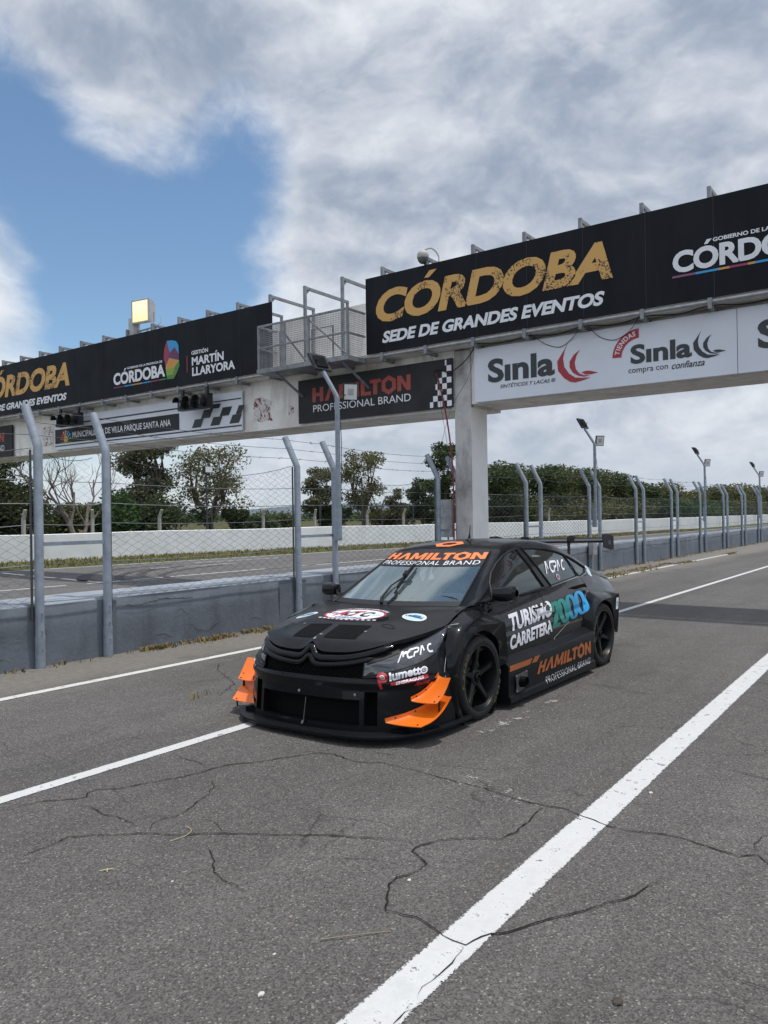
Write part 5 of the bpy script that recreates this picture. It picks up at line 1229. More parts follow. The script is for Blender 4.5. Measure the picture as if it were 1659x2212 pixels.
# front wing (flared)
def flare(sec, nm, cy):
    """sec: list of (A lip, O outer edge, mid, B body) stations"""
    n = 60; C = [catmull([s[k] for s in sec], n) for k in range(len(sec[0]))]; G = []
    for i in range(n):
        P = [C[k][i] for k in range(len(C))]; lipin = (P[0][0], P[0][1]-.09, P[0][2]); row = [lipin, tuple(P[0]+np.array([0,-.004,0])), tuple(P[0])]
        for t in (.35, .7, .92): row.append(tuple(P[0]+(P[1]-P[0])*t))
        cur = catmull([P[1], P[2], P[3]] if len(P) == 4 else P[1:], 10); row += [tuple(p) for p in cur]
        G.append(row)
    o = MB(); o.grid(G); return o
A = lambda ph, r=.372, y=.952, cx=0., cz=.347: (cx+r*cos(radians(ph)), y, cz+r*sin(radians(ph)))
FS = [(A(-42,.385,.925), (.330,.930,.075), (.345,.930,.075), (.36,.925,.075)),
      (A(-20,.385,.935), (.385,.945,.22), (.41,.94,.225), (.43,.925,.225)),
      (A(2,.382), (.405,.962,.37), (.445,.950,.385), (.475,.915,.40)),
      (A(22), (.385,.968,.505), (.44,.955,.54), (.470,.905,.555)),
      (A(40), (.325,.970,.60), (.385,.945,.655), (.400,.855,.680)),
      (A(56), (.245,.970,.675), (.305,.945,.745), (.325,.838,.785)),
      (A(72), (.145,.970,.735), (.180,.945,.795), (.175,.820,.835)),
      (A(88), (.03,.970,.765), (.03,.935,.82), (.04,.815,.872)),
      (A(104), (-.10,.970,.762), (-.12,.93,.80), (-.14,.835,.862)),
      (A(122), (-.235,.970,.752), (-.25,.93,.775), (-.27,.855,.822)),
      (A(138), (-.375,.970,.742), (-.378,.93,.752), (-.372,.880,.768)),
      ((-.30,.945,.53), (-.392,.970,.64), (-.393,.93,.64), (-.394,.89,.64)),
      ((-.31,.94,.44), (-.410,.968,.50), (-.411,.93,.50), (-.412,.885,.50)),
      ((-.315,.935,.38), (-.420,.965,.40), (-.421,.93,.40), (-.422,.88,.40))]
o = flare(FS, '', 0); hm = mir(o); wl = part(o, 'front_wing', 'body', cast=True, sharp=34); wr = part(hm, 'front_wing', 'body', cast=True, sharp=34)
AR = lambda ph, r=.362, y=.955: A(ph, r, y, -2.72, .347)
RS = [(AR(-35,.37,.935), (-2.345,.962,.10), (-2.34,.93,.10), (-2.335,.90,.10)), (AR(0,.368), (-2.335,.967,.35), (-2.315,.945,.35), (-2.27,.896,.35)),
      (AR(28), (-2.385,.970,.545), (-2.335,.950,.59), (-2.26,.904,.60)), (AR(48), (-2.462,.970,.645), (-2.41,.945,.715), (-2.33,.893,.765)),
      (AR(68), (-2.56,.970,.706), (-2.52,.93,.762), (-2.48,.858,.835)), (AR(88), (-2.72,.970,.722), (-2.72,.925,.762), (-2.72,.83,.825)),
      (AR(110), (-2.93,.970,.728), (-2.93,.92,.755), (-2.93,.80,.795)), (AR(128), (-3.148,.970,.735), (-3.15,.91,.748), (-3.16,.77,.77)),
      ((-2.985,.95,.56), (-3.128,.970,.60), (-3.13,.91,.60), (-3.15,.76,.60)), ((-3.03,.945,.44), (-3.10,.968,.45), (-3.10,.91,.45), (-3.13,.74,.45)), ((-3.035,.94,.33), (-3.068,.966,.322), (-3.07,.91,.322), (-3.09,.74,.33))]
o = flare(RS, '', 0); hm = mir(o); part(o, 'rear_wing_panel', 'body', cast=True, sharp=34); part(hm, 'rear_wing_panel', 'body', cast=True, sharp=34)
# inner arches and floor
for cx in (0, -2.72):
    for s_ in (1, -1):
        o = MB(); o.lathe([(.42,0),(.41,-.30),(.05,-.30)], (cx, .90*s_, .36), (0,s_,0), 24); part(o, 'wheel_housing', 'void')
o = MB(); o.box((-2.35,-.80,.075), (.95,.80,.11)); o.box((-3.4,-.62,.16), (-2.351,.62,.19)); o.box((-2.3,-.86,.111), (-.4,.86,.30)); part(o, 'floor_pan', 'void', smooth=False)
# side skirts
def skirt():
    o = MB(); xs_ = np.linspace(-.405,-2.335,60); G = []
    for x in xs_:
        t = (-.405-x)/1.93; zt = .372+.048*t+.006*sin(t*9); k = .010*max(0, 1-abs(t-.45)*2)
        G.append([(x,.86,.05), (x,.975,.045), (x,.988,.055), (x,.984,.098+.02*t), (x,.966,.112+.02*t), (x,.972-k,.24), (x,.975,zt-.012), (x,.970,zt), (x,.955,zt+.008), (x,.915,zt+.040+.01*sin(t*14)), (x,.878,zt+.062)])
    o.grid(G); o.add(G[0], [tuple(range(len(G[0])))]); o.add(G[-1], [tuple(range(len(G[-1])))]); return o
o = skirt(); hm = mir(o); sk = part(o, 'side_skirt', 'carbon', cast=True, sharp=28); part(hm, 'side_skirt', 'carbon', cast=True, sharp=28)
o = MB(); P = [(-.515,.272),(-.60,.276),(-.735,.285),(-.742,.24),(-.705,.20),(-.70,.145),(-.56,.12),(-.515,.128),(-.53,.19)]
o.prism(P, (0,.978,0), (1,0,0), (0,0,1), (0,1,0), .006); ep = part(o, 'exhaust_plate', 'plate', sk, False)
o = MB(); o.lathe([(.030,.0),(.047,.0),(.047,.055),(.041,.055),(.038,.0)], (-.615,.982,.205), (0,1,0), 22); o.add([(-.615+.04*cos(2*pi*k/16), .986, .205+.04*sin(2*pi*k/16)) for k in range(16)], [tuple(range(16))]); part(o, 'exhaust_pipe', 'void', sk)
o = MB()
for x, z in ((-.53,.262),(-.725,.275),(-.69,.155),(-.53,.135)): o.lathe([(.007,0),(.006,.004),(0,.005)], (x,.984,z), (0,1,0), 8)
part(o, 'rivet', 'metal', ep)
# greenhouse: windscreen, roof, rear window and deck share the rail
ST = [((-.12,.785,.897), (-.16,.745,.895), (.03,.896)), ((-.32,.792,.892), (-.36,.708,1.00), (-.21,1.012)), ((-.55,.797,.895), (-.57,.670,1.115), (-.45,1.128)), ((-.80,.80,.905), (-.78,.632,1.225), (-.69,1.244)), ((-1.0,.80,.915), (-.97,.598,1.322), (-.925,1.354)),
      ((-1.15,.80,.92), (-1.20,.578,1.372), (-1.18,1.404)), ((-1.5,.80,.935), (-1.55,.568,1.392), (-1.55,1.430)), ((-1.9,.797,.955), (-1.95,.572,1.380), (-1.95,1.420)), ((-2.3,.787,.980), (-2.36,.590,1.315), (-2.40,1.366)),
      ((-2.62,.776,.990), (-2.68,.607,1.205), (-2.76,1.252)), ((-2.9,.762,.972), (-2.95,.617,1.105), (-3.02,1.115)), ((-3.15,.742,.945), (-3.18,.612,1.022), (-3.20,1.052)), ((-3.38,.718,.913), (-3.38,.592,.995), (-3.40,1.02)), ((-3.60,.69,.875), (-3.60,.555,.955), (-3.62,.985))]
N = 150; LOW = catmull([s[0] for s in ST], N); RAI = catmull([s[1] for s in ST], N); CEN = catmull([(s[2][0], 0, s[2][1]) for s in ST], N)
idx = lambda x: int(np.argmin(abs(RAI[:, 0]-x)))
def secpt(i, s):
    """s in 0..1 up the side from belt to rail, 1..2 across to the centre line"""
    L, R, C = LOW[i], RAI[i], CEN[i]
    def sd(u): p = L+(R-L)*u; b_ = .022*sin(pi*u); return p+np.array([0, b_*.9, b_*.35])
    def tp(u):
        k = 1-u; return np.array([C[0]+(R[0]-C[0])*k**2, R[1]*k, C[2]+(R[2]-C[2])*k**2.6])
    w = .10
    if 1-w < s < 1+w*.8:
        a, c, e = sd(1-w), (R+sd(.97))/2, tp(w*.8); t = (s-(1-w))/(1.8*w); return (1-t)**2*a+2*t*(1-t)*c+t*t*e
    return sd(s) if s <= 1 else tp(s-1)
i0, i1, i2 = idx(-.985), idx(-2.37), idx(-3.17)
WINF = [(-.480,.908),(-.515,.98),(-.575,1.06),(-.685,1.14),(-.84,1.215),(-1.0,1.275),(-1.17,1.312),(-1.335,1.327),(-1.40,1.20),(-1.475,1.05),(-1.545,.945),(-1.2,.926),(-.85,.914)]
WINR = [(-1.455,1.333),(-1.70,1.326),(-1.95,1.305),(-2.2,1.265),(-2.42,1.205),(-2.60,1.135),(-2.755,1.062),(-2.66,1.012),(-2.47,.985),(-2.36,.992),(-2.0,.968),(-1.70,.948),(-1.62,1.05),(-1.53,1.2)]
def inside(P, x, z):
    c = False; n = len(P)
    for i in range(n):
        (x1, z1), (x2, z2) = P[i], P[i-1]
        if (z1 > z) != (z2 > z) and x < (x2-x1)*(z-z1)/(z2-z1)+x1: c = not c
    return c
SS = [k/44 for k in range(45)]+[1+.02*k for k in range(1, 6)]
o = MB(); G = [[tuple(secpt(i, s)) for s in SS] for i in range(N)]
KEEPW = [[True]*(len(SS)-1) for _ in range(N-1)]
for i in range(N-1):
    for j in range(len(SS)-1):
        c = [(G[i+a][j+e][0]+0, G[i+a][j+e][2]) for a in (0,1) for e in (0,1)]; mx_, mz_ = sum(p[0] for p in c)/4, sum(p[1] for p in c)/4
        if inside(WINF, mx_, mz_) or inside(WINR, mx_, mz_): KEEPW[i][j] = False
o.grid(G, lambda i, j: KEEPW[i][j]); hm = mir(o); part(o, 'side_frame', 'body', cast=False, sharp=60); part(hm, 'side_frame', 'body', cast=False, sharp=60)
full = MB(); full.grid(G); BODY.append((full.v, full.f)); fm = mir(full); BODY.append((fm.v, fm.f))
TT = [1.1+.9*k/22 for k in range(23)]
def topgrid(ia, ib, off=0., step=1, tt=TT):
    rows = []
    for i in range(ia, ib+1, step):
        r_ = [secpt(i, s) for s in tt]; rows.append([(p[0], p[1], p[2]+off) for p in r_]+[(p[0], -p[1], p[2]+off) for p in r_[-2::-1]])
    return rows
o = MB(); o.grid(topgrid(i0, i1)); part(o, 'roof', 'body', cast=True)
o = MB(); o.grid(topgrid(i2, N-1)); part(o, 'boot_lid', 'body', cast=True)
o = MB(); o.grid(topgrid(i1, i2, -.004)); part(o, 'rear_window', 'sideglass')
for ia, ib in ((i1, i1+4), (i2-4, i2)):
    o = MB(); o.grid(topgrid(ia, ib, .001)); part(o, 'window_border', 'blackpl')
WS = topgrid(0, i0, .0); o = MB(); o.grid(WS); wsp = part(o, 'windscreen', 'wsglass', cast=True)
# sun strip and black border of the windscreen
ib = idx(-.735); o = MB(); o.grid(topgrid(ib, i0, .0035)); part(o, 'sun_strip', 'blackprint', wsp)
o = MB(); o.grid(topgrid(0, 3, .003)); part(o, 'border', 'blackprint', wsp)
for s_ in (1, -1):
    o = MB(); o.tube([(x, y*s_, z+.003) for x, y, z in [tuple(secpt(i, 1.09)) for i in range(0, i0+1, 2)]], .009, 6); part(o, 'rubber_seal', 'blackpl', wsp)
# side windows
def pane(P, nm, m_, dy=-.006, trim='blackpl', tr=.010):
    bm = bmesh.new(); vs = [bm.verts.new((x, 0, z)) for x, z in P]; bm.faces.new(vs)
    for ax, lo, hi in ((0, -2.9, -.4), (2, .85, 1.4)):
        k = lo
        while k < hi:
            k += .07; co = [0,0,0]; co[ax] = k; no = [0,0,0]; no[ax] = 1; bmesh.ops.bisect_plane(bm, geom=bm.verts[:]+bm.edges[:]+bm.faces[:], plane_co=co, plane_no=no)
    bm.verts.ensure_lookup_table(); V = [v.co.copy() for v in bm.verts]; F = [tuple(v.index for v in f.verts) for f in bm.faces]; bm.verts.index_update(); F = [tuple(v.index for v in f.verts) for f in bm.faces]; bm.free()
    V = [ssurf(v.x, v.z, dy) for v in V]
    out_ = []
    for s_ in (1, -1):
        o = MB(); o.add([(x, y*s_, z) for x, y, z in V], F); w_ = part(o, nm, m_, sharp=80)
        L = []
        for (a, c), (e, f) in zip(P, P[1:]+P[:1]):
            for k in range(5): L.append((a+(e-a)*k/5, c+(f-c)*k/5))
        o = MB(); o.tube([(q_[0], q_[1]*s_, q_[2]) for q_ in (ssurf(x, z, .002) for x, z in L)], tr, 6, closed=True); part(o, 'window_trim', trim, w_); out_.append(w_)
    return out_
GT = BVHTree.FromPolygons([Vector(v) for v in full.v], full.f)
def ssurf(x, z, dy=0.):
    h = GT.ray_cast(Vector((x, 2, z)), Vector((0, -1, 0)))
    if h[0] is None:
        h = (GT.find_nearest(Vector((x, .72, z)))[0],)
    return (x, h[0].y+dy, z)
pane(WINF, 'side_window', 'sideglass'); pane(WINR, 'side_window', 'sideglass')
for s_ in (1, -1):
    o = MB(); o.tube([(q_[0], q_[1]*s_, q_[2]) for q_ in (ssurf(x, z, .012) for x, z in [(-1.70,.940),(-2.0,.960),(-2.36,.984),(-2.47,.978),(-2.67,1.006),(-2.765,1.055)])], .008, 6); part(o, 'window_moulding', 'metal')
    o = MB(); o.tube([(q_[0], q_[1]*s_, q_[2]) for q_ in (ssurf(x, z, .004) for x, z in [(-2.33,1.235),(-2.38,1.10),(-2.43,.99)])], .008, 6); part(o, 'window_divider', 'blackpl')
    o = MB(); o.tube([(q_[0], q_[1]*s_, q_[2]) for q_ in (ssurf(x, z, .010) for x, z in [(-.50,.912),(-.9,.914),(-1.3,.926),(-1.56,.938)])], .007, 6); part(o, 'belt_moulding', 'gloss')
    for xx, zz, r_ in ((-2.06,1.30,.05),):
        pass
# rear end
o = MB(); rows = []
for z, hw, xb in ((.28,.80,-3.50),(.45,.80,-3.58),(.60,.79,-3.64),(.74,.765,-3.66),(.80,.745,-3.655),(.87,.71,-3.63),(.93,.60,-3.625),(.985,.30,-3.62)):
    rows.append([(xb+.42*abs(u)**5 if False else xb+.30*abs(u)**4.5, hw*u, z) for u in np.linspace(-1, 1, 41)])
o.grid(rows); part(o, 'rear_bumper', 'body', cast=True)
for s_ in (1, -1):
    o = MB(); o.grid([[(xb+.30*abs(u)**4.5-.004, s_*(hw*u+.006), z) for u in np.linspace(.62, 1.0, 14)] for z, hw, xb in ((.735,.768,-3.662),(.77,.76,-3.662),(.82,.742,-3.655),(.865,.715,-3.635))]); part(o, 'tail_light', 'taillamp')
# rear wing
rwg = bpy.data.objects.new('rear_wing', None); link(rwg, car)
def aero(x0, z0, ch, ang, th, hs, mm, nm):
    prof = []
    for k in range(25):
        t = 2*pi*k/24; c = .5-.5*cos(t) if k <= 12 else .5-.5*cos(t); xx = c; yt = th*(2.97*sqrt(max(xx,0))-1.26*xx-3.5*xx*xx+2.8*xx**3-1.0*xx**4)*(1 if k <= 12 else -1)*.5; cam_ = -.06*sin(pi*xx)
        px_, pz_ = xx*ch, (yt+cam_)*ch; a = radians(ang); prof.append((x0-px_*cos(a), z0+px_*sin(a)+pz_))
    o = MB(); o.grid([[(x, y, z) for x, z in prof] for y in np.linspace(-hs, hs, 13)]); return part(o, nm, mm, rwg, sharp=50)
aero(-3.33,1.335,.235,6,.13,.735,'body','wing_blade'); aero(-3.55,1.335,.09,26,.12,.735,'body','wing_flap')
for s_ in (1, -1):
    o = MB(); o.prism([(-3.30,1.415),(-3.50,1.415),(-3.66,1.385),(-3.66,1.225),(-3.56,1.225),(-3.33,1.265)], (0,.735*s_,0), (1,0,0), (0,0,1), (0,s_,0), .008); ep_ = part(o, 'end_plate', 'blackpl', rwg, False); o = MB(); V_, F_ = ring2d(-3.52,1.315,.035,.022,.007,18); o.add([(x, .745*s_ if s_ > 0 else -.745, z) for x, z in V_], F_); part(o, 'plate_logo', 'greyprint', ep_, False, fixn=False)
    o = MB(); L = [(-3.27,1.0),(-3.30,1.15),(-3.315,1.27),(-3.30,1.365),(-3.32,1.40),(-3.40,1.408),(-3.52,1.395),(-3.535,1.375),(-3.50,1.352),(-3.48,1.345),(-3.46,1.335),(-3.40,1.345),(-3.375,1.335),(-3.37,1.27),(-3.36,1.14),(-3.36,1.0)]
    o.prism([(x, z) for x, z in L], (0,.30*s_,0), (1,0,0), (0,0,1), (0,s_,0), .012); part(o, 'swan_neck', 'blackpl', rwg, False)
# mirrors, aerial, wiper
for s_ in (1, -1):
    o = MB(); rows = []
    for t, sx, sz, cx, cz in ((0,.02,.03,-.385,.985),(.05,.055,.05,-.395,.982),(.3,.072,.061,-.41,.980),(.65,.075,.064,-.42,.982),(.93,.066,.058,-.43,.985),(1,.03,.028,-.435,.988)):
        y = .866+.195*t; rows.append([(cx+sx*(abs(cos(a))**.6)*(1 if cos(a) > 0 else -1), y*s_, cz+sz*(abs(sin(a))**.6)*(1 if sin(a) > 0 else -1)) for a in [2*pi*k/24 for k in range(25)]])
    o.grid(rows); mr_ = part(o, 'wing_mirror', 'gloss')
    o = MB(); o.tube([(-.37,.80*s_,.905), (-.38,.86*s_,.94), (-.39,.90*s_,.955)], .018, 8); part(o, 'mirror_stem', 'blackpl', mr_)
o = MB(); o.lathe([(.035,0),(.028,.012),(.014,.022),(.012,.05),(.006,.075),(.003,.16),(0,.165)], (-1.36,.08,1.416), (-.2,0,1), 16); part(o, 'aerial', 'blackpl')
o = MB(); P = lambda x, y, h: (x, y, h)
def wsz(x, y):
    h = WT.ray_cast(Vector((x, y, 3)), Vector((0,0,-1))); return h[0].z if h[0] is not None else .9
WT = BVHTree.FromPolygons([Vector(p) for r_ in WS for p in r_], [(i*len(WS[0])+j, i*len(WS[0])+j+1, (i+1)*len(WS[0])+j+1, (i+1)*len(WS[0])+j) for i in range(len(WS)-1) for j in range(len(WS[0])-1)])
wp = bpy.data.objects.new('wiper', None); link(wp, car)
o = MB(); o.tube([(.02,-.035,.915), (-.057,-.088,.952), (-.234,-.107,1.045)], [.014,.012,.009], 7); o.tube([(-.234,-.107,1.045), (-.381,-.053,1.122)], .007, 6); part(o, 'arm', 'blackpl', wp)
o = MB(); A_, B_2 = Vector((-.132,.005,.992)), Vector((-.596,-.068,1.222)); d_ = (B_2-A_).normalized()
o.tube([A_, A_.lerp(B_2, .5)+Vector((0,0,.004)), B_2], .008, 6); o.tube([A_.lerp(B_2, .12)+Vector((0,0,.022)), A_.lerp(B_2, .5)+Vector((0,0,.034)), B_2-d_*.05+Vector((0,0,.02))], .010, 6); o.obox(A_.lerp(B_2, .53)+Vector((0,0,.03)), d_*.035, Vector((0,.022,0)), Vector((0,0,.018))); part(o, 'blade', 'blackpl', wp)
o = MB(); o.tube([(.01,.03,.912), (-.089,.042,.965), (-.16,.012,1.0)], .011, 6); part(o, 'linkage', 'blackpl', wp)
# wheels
def wheel(x, s_, turn, zc=.34):
    r = bpy.data.objects.new('wheel', None); link(r, car); r.location = (x, .81*s_, zc)
    if s_ < 0: r.rotation_euler = (0, 0, pi)
    k = 1
    o = MB(); o.lathe([(.258,-.118),(.275,-.124),(.30,-.127),(.322,-.122),(.336,-.106),(.340,-.08),(.340,.08),(.336,.104),(.323,.120),(.302,.127),(.278,.125),(.270,.122),(.258,.116)], (0,0,0), (0,1,0), 72); o.build('tyre', M['tyre'], r, True, 60)
    o = MB(); o.lathe([(.272,.112),(.268,.121),(.258,.122),(.254,.112),(.250,.085),(.242,.05),(.236,-.02),(.236,-.11),(.25,-.118)], (0,0,0), (0,1,0), 64)
    rm = o.build('rim', M['rim'], r, True, 50)
    for q_ in range(5):
        a = radians(turn+72*q_); u = Vector((-cos(a),0,sin(a))); w = Vector((sin(a),0,cos(a))); o = MB(); rows = []
        for t, hw, yf in ((.03,.036,.070),(.07,.031,.072),(.12,.024,.080),(.18,.022,.090),(.235,.027,.098),(.252,.036,.094)):
            P_ = u*t; rows.append([P_-w*hw+Vector((0,yf-.045,0)), P_-w*hw+Vector((0,yf-.012,0)), P_-w*hw*.72+Vector((0,yf,0)), P_+w*hw*.72+Vector((0,yf,0)), P_+w*hw+Vector((0,yf-.012,0)), P_+w*hw+Vector((0,yf-.045,0))])
        o.grid(rows); o.build('spoke', M['rim'], rm, True, 35)
    o = MB(); o.lathe([(.075,.02),(.072,.066),(.060,.078),(.046,.080),(.043,.070),(.034,.068),(.033,.092),(.026,.096),(.024,.082),(0,.080)], (0,0,0), (0,1,0), 36); o.build('hub', M['rim'], rm, True, 30)
    o = MB(); o.lathe([(.175,-.01),(.175,.012),(.09,.012),(.09,.03),(0,.03)], (0,0,0), (0,1,0), 40); o.build('brake_disc', M['plate'], r, True, 30)
    o = MB(); o.obox((.0,.01,.15), (.07,0,0), (0,.04,0), (0,0,.04)); o.build('caliper', M['blackpl'], r)
    for th0, th1, tx in ((4, -50, 'P ZERO'), (188, 134, 'P ZERO')):
        tv, tf, _ = text2d(tx, -.0, .15, 1.25); o = MB()
        bm = bmesh.new(); vv = [bm.verts.new((a, c, 0)) for a, c in tv]
        for f in tf: bm.faces.new([vv[i] for i in f])
        for g_ in range(1, 24): bmesh.ops.bisect_plane(bm, geom=bm.verts[:]+bm.edges[:]+bm.faces[:], plane_co=(g_/24,0,0), plane_no=(1,0,0))
        bm.verts.index_update(); vs_ = []
        for v in bm.verts:
            th = radians(th0+(th1-th0)*v.co.x); rr = .291+.024*v.co.y; vs_.append((-rr*cos(th), .1285, rr*sin(th)))
        o.add(vs_, [tuple(v.index for v in f.verts) for f in bm.faces]); bm.free(); o.build('lettering', M['yellowmark'], r, fixn=False)
    o = MB(); G = [[(-rr*cos(radians(a)), .1275, rr*sin(radians(a))) for rr in (.2805,.2835)] for a in range(120, 215, 4)]; o.grid(G); o.build('tyre_line', M['yellowmark'], r, fixn=False)
    return r
wheel(0, 1, 90); wheel(-2.72, 1, 270); wheel(0, -1, 80); wheel(-2.72, -1, 40)
# fins
def fin(R, O, nm):
    n = 14; a = catmull(R, n); c = catmull(O, n); G = []
    for i in range(n):
        f = a[i]+np.array([0,0,.030+.004*sin(i)*0]); row = [tuple(f+np.array([.004,.002,0])), tuple(a[i]+np.array([0,.003,.004])), tuple(a[i]+np.array([0,.010,0]))]
        for t in (.25,.5,.75,1): p_ = a[i]+(c[i]-a[i])*t; p_[2] += -.006*sin(pi*t); row.append(tuple(p_))
        G.append(row)
    o = MB(); o.grid(G); o.grid([[(x, y, z-.005) for x, y, z in r_] for r_ in G]); 
    o.grid([[r_[-1] for r_ in G], [(r_[-1][0], r_[-1][1], r_[-1][2]-.005) for r_ in G]]); o.grid([G[0], [(x, y, z-.005) for x, y, z in G[0]]]); o.grid([G[-1], [(x, y, z-.005) for x, y, z in G[-1]]])
    return o, G
FU = ([(.835,.812,.305),(.76,.855,.335),(.68,.887,.385),(.600,.912,.455)], [(.815,1.025,.305),(.775,1.04,.335),(.725,1.05,.390),(.665,1.055,.466)])
FLW = ([(.972,.672,.160),(.86,.79,.195),(.713,.887,.252),(.580,.922,.315)], [(.945,.965,.157),(.86,1.01,.185),(.765,1.04,.24),(.66,1.055,.328)])
for R, O in (FU, FLW):
    o, G = fin(R, O, 'fin'); hm = mir(o); 
    bt = MB()
    for i in (2, 6, 11): bt.lathe([(.006,0),(.005,.004),(0,.005)], (G[i][0][0]+.004, G[i][0][1]+.006, G[i][0][2]-.014), (.6,.8,0), 8)
    for i in (1,): bt.lathe([(.007,0),(.006,.004),(0,.005)], (G[i][-2][0], G[i][-2][1]+.02, G[i][-2][2]+.002), (0,0,1), 8)
    hb = mir(bt)
    a_ = part(o, 'front_fin', 'fin', sharp=50); part(bt, 'bolt', 'blackpl', a_); c_ = part(hm, 'front_fin', 'fin', sharp=50); part(hb, 'bolt', 'blackpl', c_)
for s_ in (1, -1):
    o = MB(); o.obox((.76,1.01*s_,.285), (.010,0,0), (0,.003,0), (-.004,0,.062)); part(o, 'fin_strut', 'blackpl', smooth=False)
    o = MB(); o.tube([(.90,.95*s_,.09), (.90,.96*s_,.165)], .007, 6); part(o, 'fin_strut', 'blackpl')
# cabin
o = MB(); o.grid([[(-.18,y,.86),(-.36,y,.905),(-.55,y,.89),(-.66,y,.80),(-.68,y,.55)] for y in np.linspace(-.66,.66,9)]); part(o, 'dashboard', 'cabin')
o = MB(); o.grid([[(-.2-.03*k, .42+.25*cos(a), .905+.07*sin(a)-.0*k) for a in np.linspace(0, pi, 10)] for k in range(10)]); part(o, 'instrument_hood', 'cabin')
o = MB(); o.tube([(-.80,.40+.165*cos(a),.86+.16*sin(a)) for a in np.linspace(0, 2*pi, 28)[:-1]], .014, 7, closed=True); o.tube([(-.80,.25,.86),(-.76,.40,.86),(-.80,.55,.86)], .012, 6); part(o, 'steering_wheel', 'blackpl')
o = MB(); rows = []
for z, xb, hw in ((.42,-1.35,.24),(.60,-1.42,.25),(.85,-1.50,.25),(1.0,-1.56,.23),(1.12,-1.60,.17),(1.22,-1.62,.13)): rows.append([(xb+.22*abs(u)**3*(1 if z < 1.15 else .8), .40+hw*u, z) for u in np.linspace(-1, 1, 13)])
o.grid(rows); o.grid([[(-1.36+.5*t, .40+.24*u, .42+.10*abs(u)**3+.06*t) for u in np.linspace(-1, 1, 9)] for t in (0,.3,.6,1)]); part(o, 'seat', 'cabin')
cgr = bpy.data.objects.new('roll_cage', None); link(cgr, car)
for nm, P_ in (('hoop', [(-1.62,.66,.3),(-1.62,.66,.9),(-1.62,.53,1.27),(-1.62,.42,1.36),(-1.62,-.42,1.36),(-1.62,-.53,1.27),(-1.62,-.66,.9),(-1.62,-.66,.3)]), ('header_bar', [(-1.05,.50,1.30),(-1.05,-.50,1.30)]), ('dash_bar', [(-.62,.66,.78),(-.62,-.66,.78)]), ('brace', [(-1.62,.45,1.34),(-2.9,.45,.75)]), ('brace', [(-1.62,-.45,1.34),(-2.9,-.45,.75)]), ('brace', [(-1.62,.5,1.3),(-1.62,-.6,.5)]), ('brace', [(-1.62,-.5,1.3),(-2.8,.40,.8)])):
    o = MB(); o.tube(P_, .022, 8); part(o, nm, 'cabin' if nm != 'dash_bar' else 'cage', cgr)
for s_ in (1, -1):
    for P_ in ([(-.40,.69*s_,.62),(-.46,.68*s_,.92),(-.74,.585*s_,1.17),(-1.05,.50*s_,1.30),(-1.62,.50*s_,1.33)], [(-1.58,.66*s_,.80),(-.48,.69*s_,.38)], [(-1.58,.66*s_,.42),(-.48,.69*s_,.72)], [(-.62,.62*s_,.72),(-.98,.50*s_,1.27)]):
        o = MB(); o.tube(P_, .020, 8); part(o, 'door_bar', 'cage', cgr)
# ---------------- prints laid onto the bodywork
_bv = []; _bf = []
for v_, f_ in BODY:
    k = len(_bv); _bv += [Vector(p) for p in v_]; _bf += [tuple(i+k for i in t) for t in f_]
BT = BVHTree.FromPolygons(_bv, _bf)
def subdiv2d(V, F, n, m_):
    bm = bmesh.new(); vv = [bm.verts.new((a, c, 0)) for a, c in V]
    for f in F:
        if len(set(f)) < 3: continue
        try: bm.faces.new([vv[i] for i in f])
        except ValueError: pass
    lo, hi = V.min(0), V.max(0)
    for ax, k in ((0, n), (1, m_)):
        for g_ in range(1, k):
            co = [0,0,0]; no = [0,0,0]; co[ax] = lo[ax]+(hi[ax]-lo[ax])*g_/k; no[ax] = 1
            bmesh.ops.bisect_plane(bm, geom=bm.verts[:]+bm.edges[:]+bm.faces[:], plane_co=co, plane_no=no)
    bm.verts.index_update(); R = np.array([v.co[:2] for v in bm.verts]), [tuple(v.index for v in f.verts) for f in bm.faces]; bm.free(); return R
def decal(nm, shape, Q, m_, off=.0025, n=16, k=6, par=None):
    V, F = subdiv2d(np.asarray(shape[0], float), shape[1], n, k); Q = [Vector(p) for p in Q]; N = (Q[1]-Q[0]).cross(Q[3]-Q[0]).normalized(); out_ = []
    for u, w in V:
        p = (Q[0]*(1-u)+Q[1]*u)*(1-w)+(Q[3]*(1-u)+Q[2]*u)*w; h = BT.ray_cast(p+N*.25, -N, .5)
        out_.append(h[0]+N*off if h[0] is not None else p)
    o = MB(); o.add(out_, F); return part(o, nm, m_, par, smooth=False, fixn=False)
def tops(cx, cy, rx, ry): return [(cx-rx,cy-ry,.85),(cx-rx,cy+ry,.85),(cx+rx,cy+ry,.85),(cx+rx,cy-ry,.85)][0:0] or [(cx+rx,cy-ry,.85),(cx+rx,cy+ry,.85),(cx-rx,cy+ry,.85),(cx-rx,cy-ry,.85)]
E1 = ell2d(.5,.5,.5,.5,36); CLUB = clubword(); SQ = rect2d(0,0,1,1)
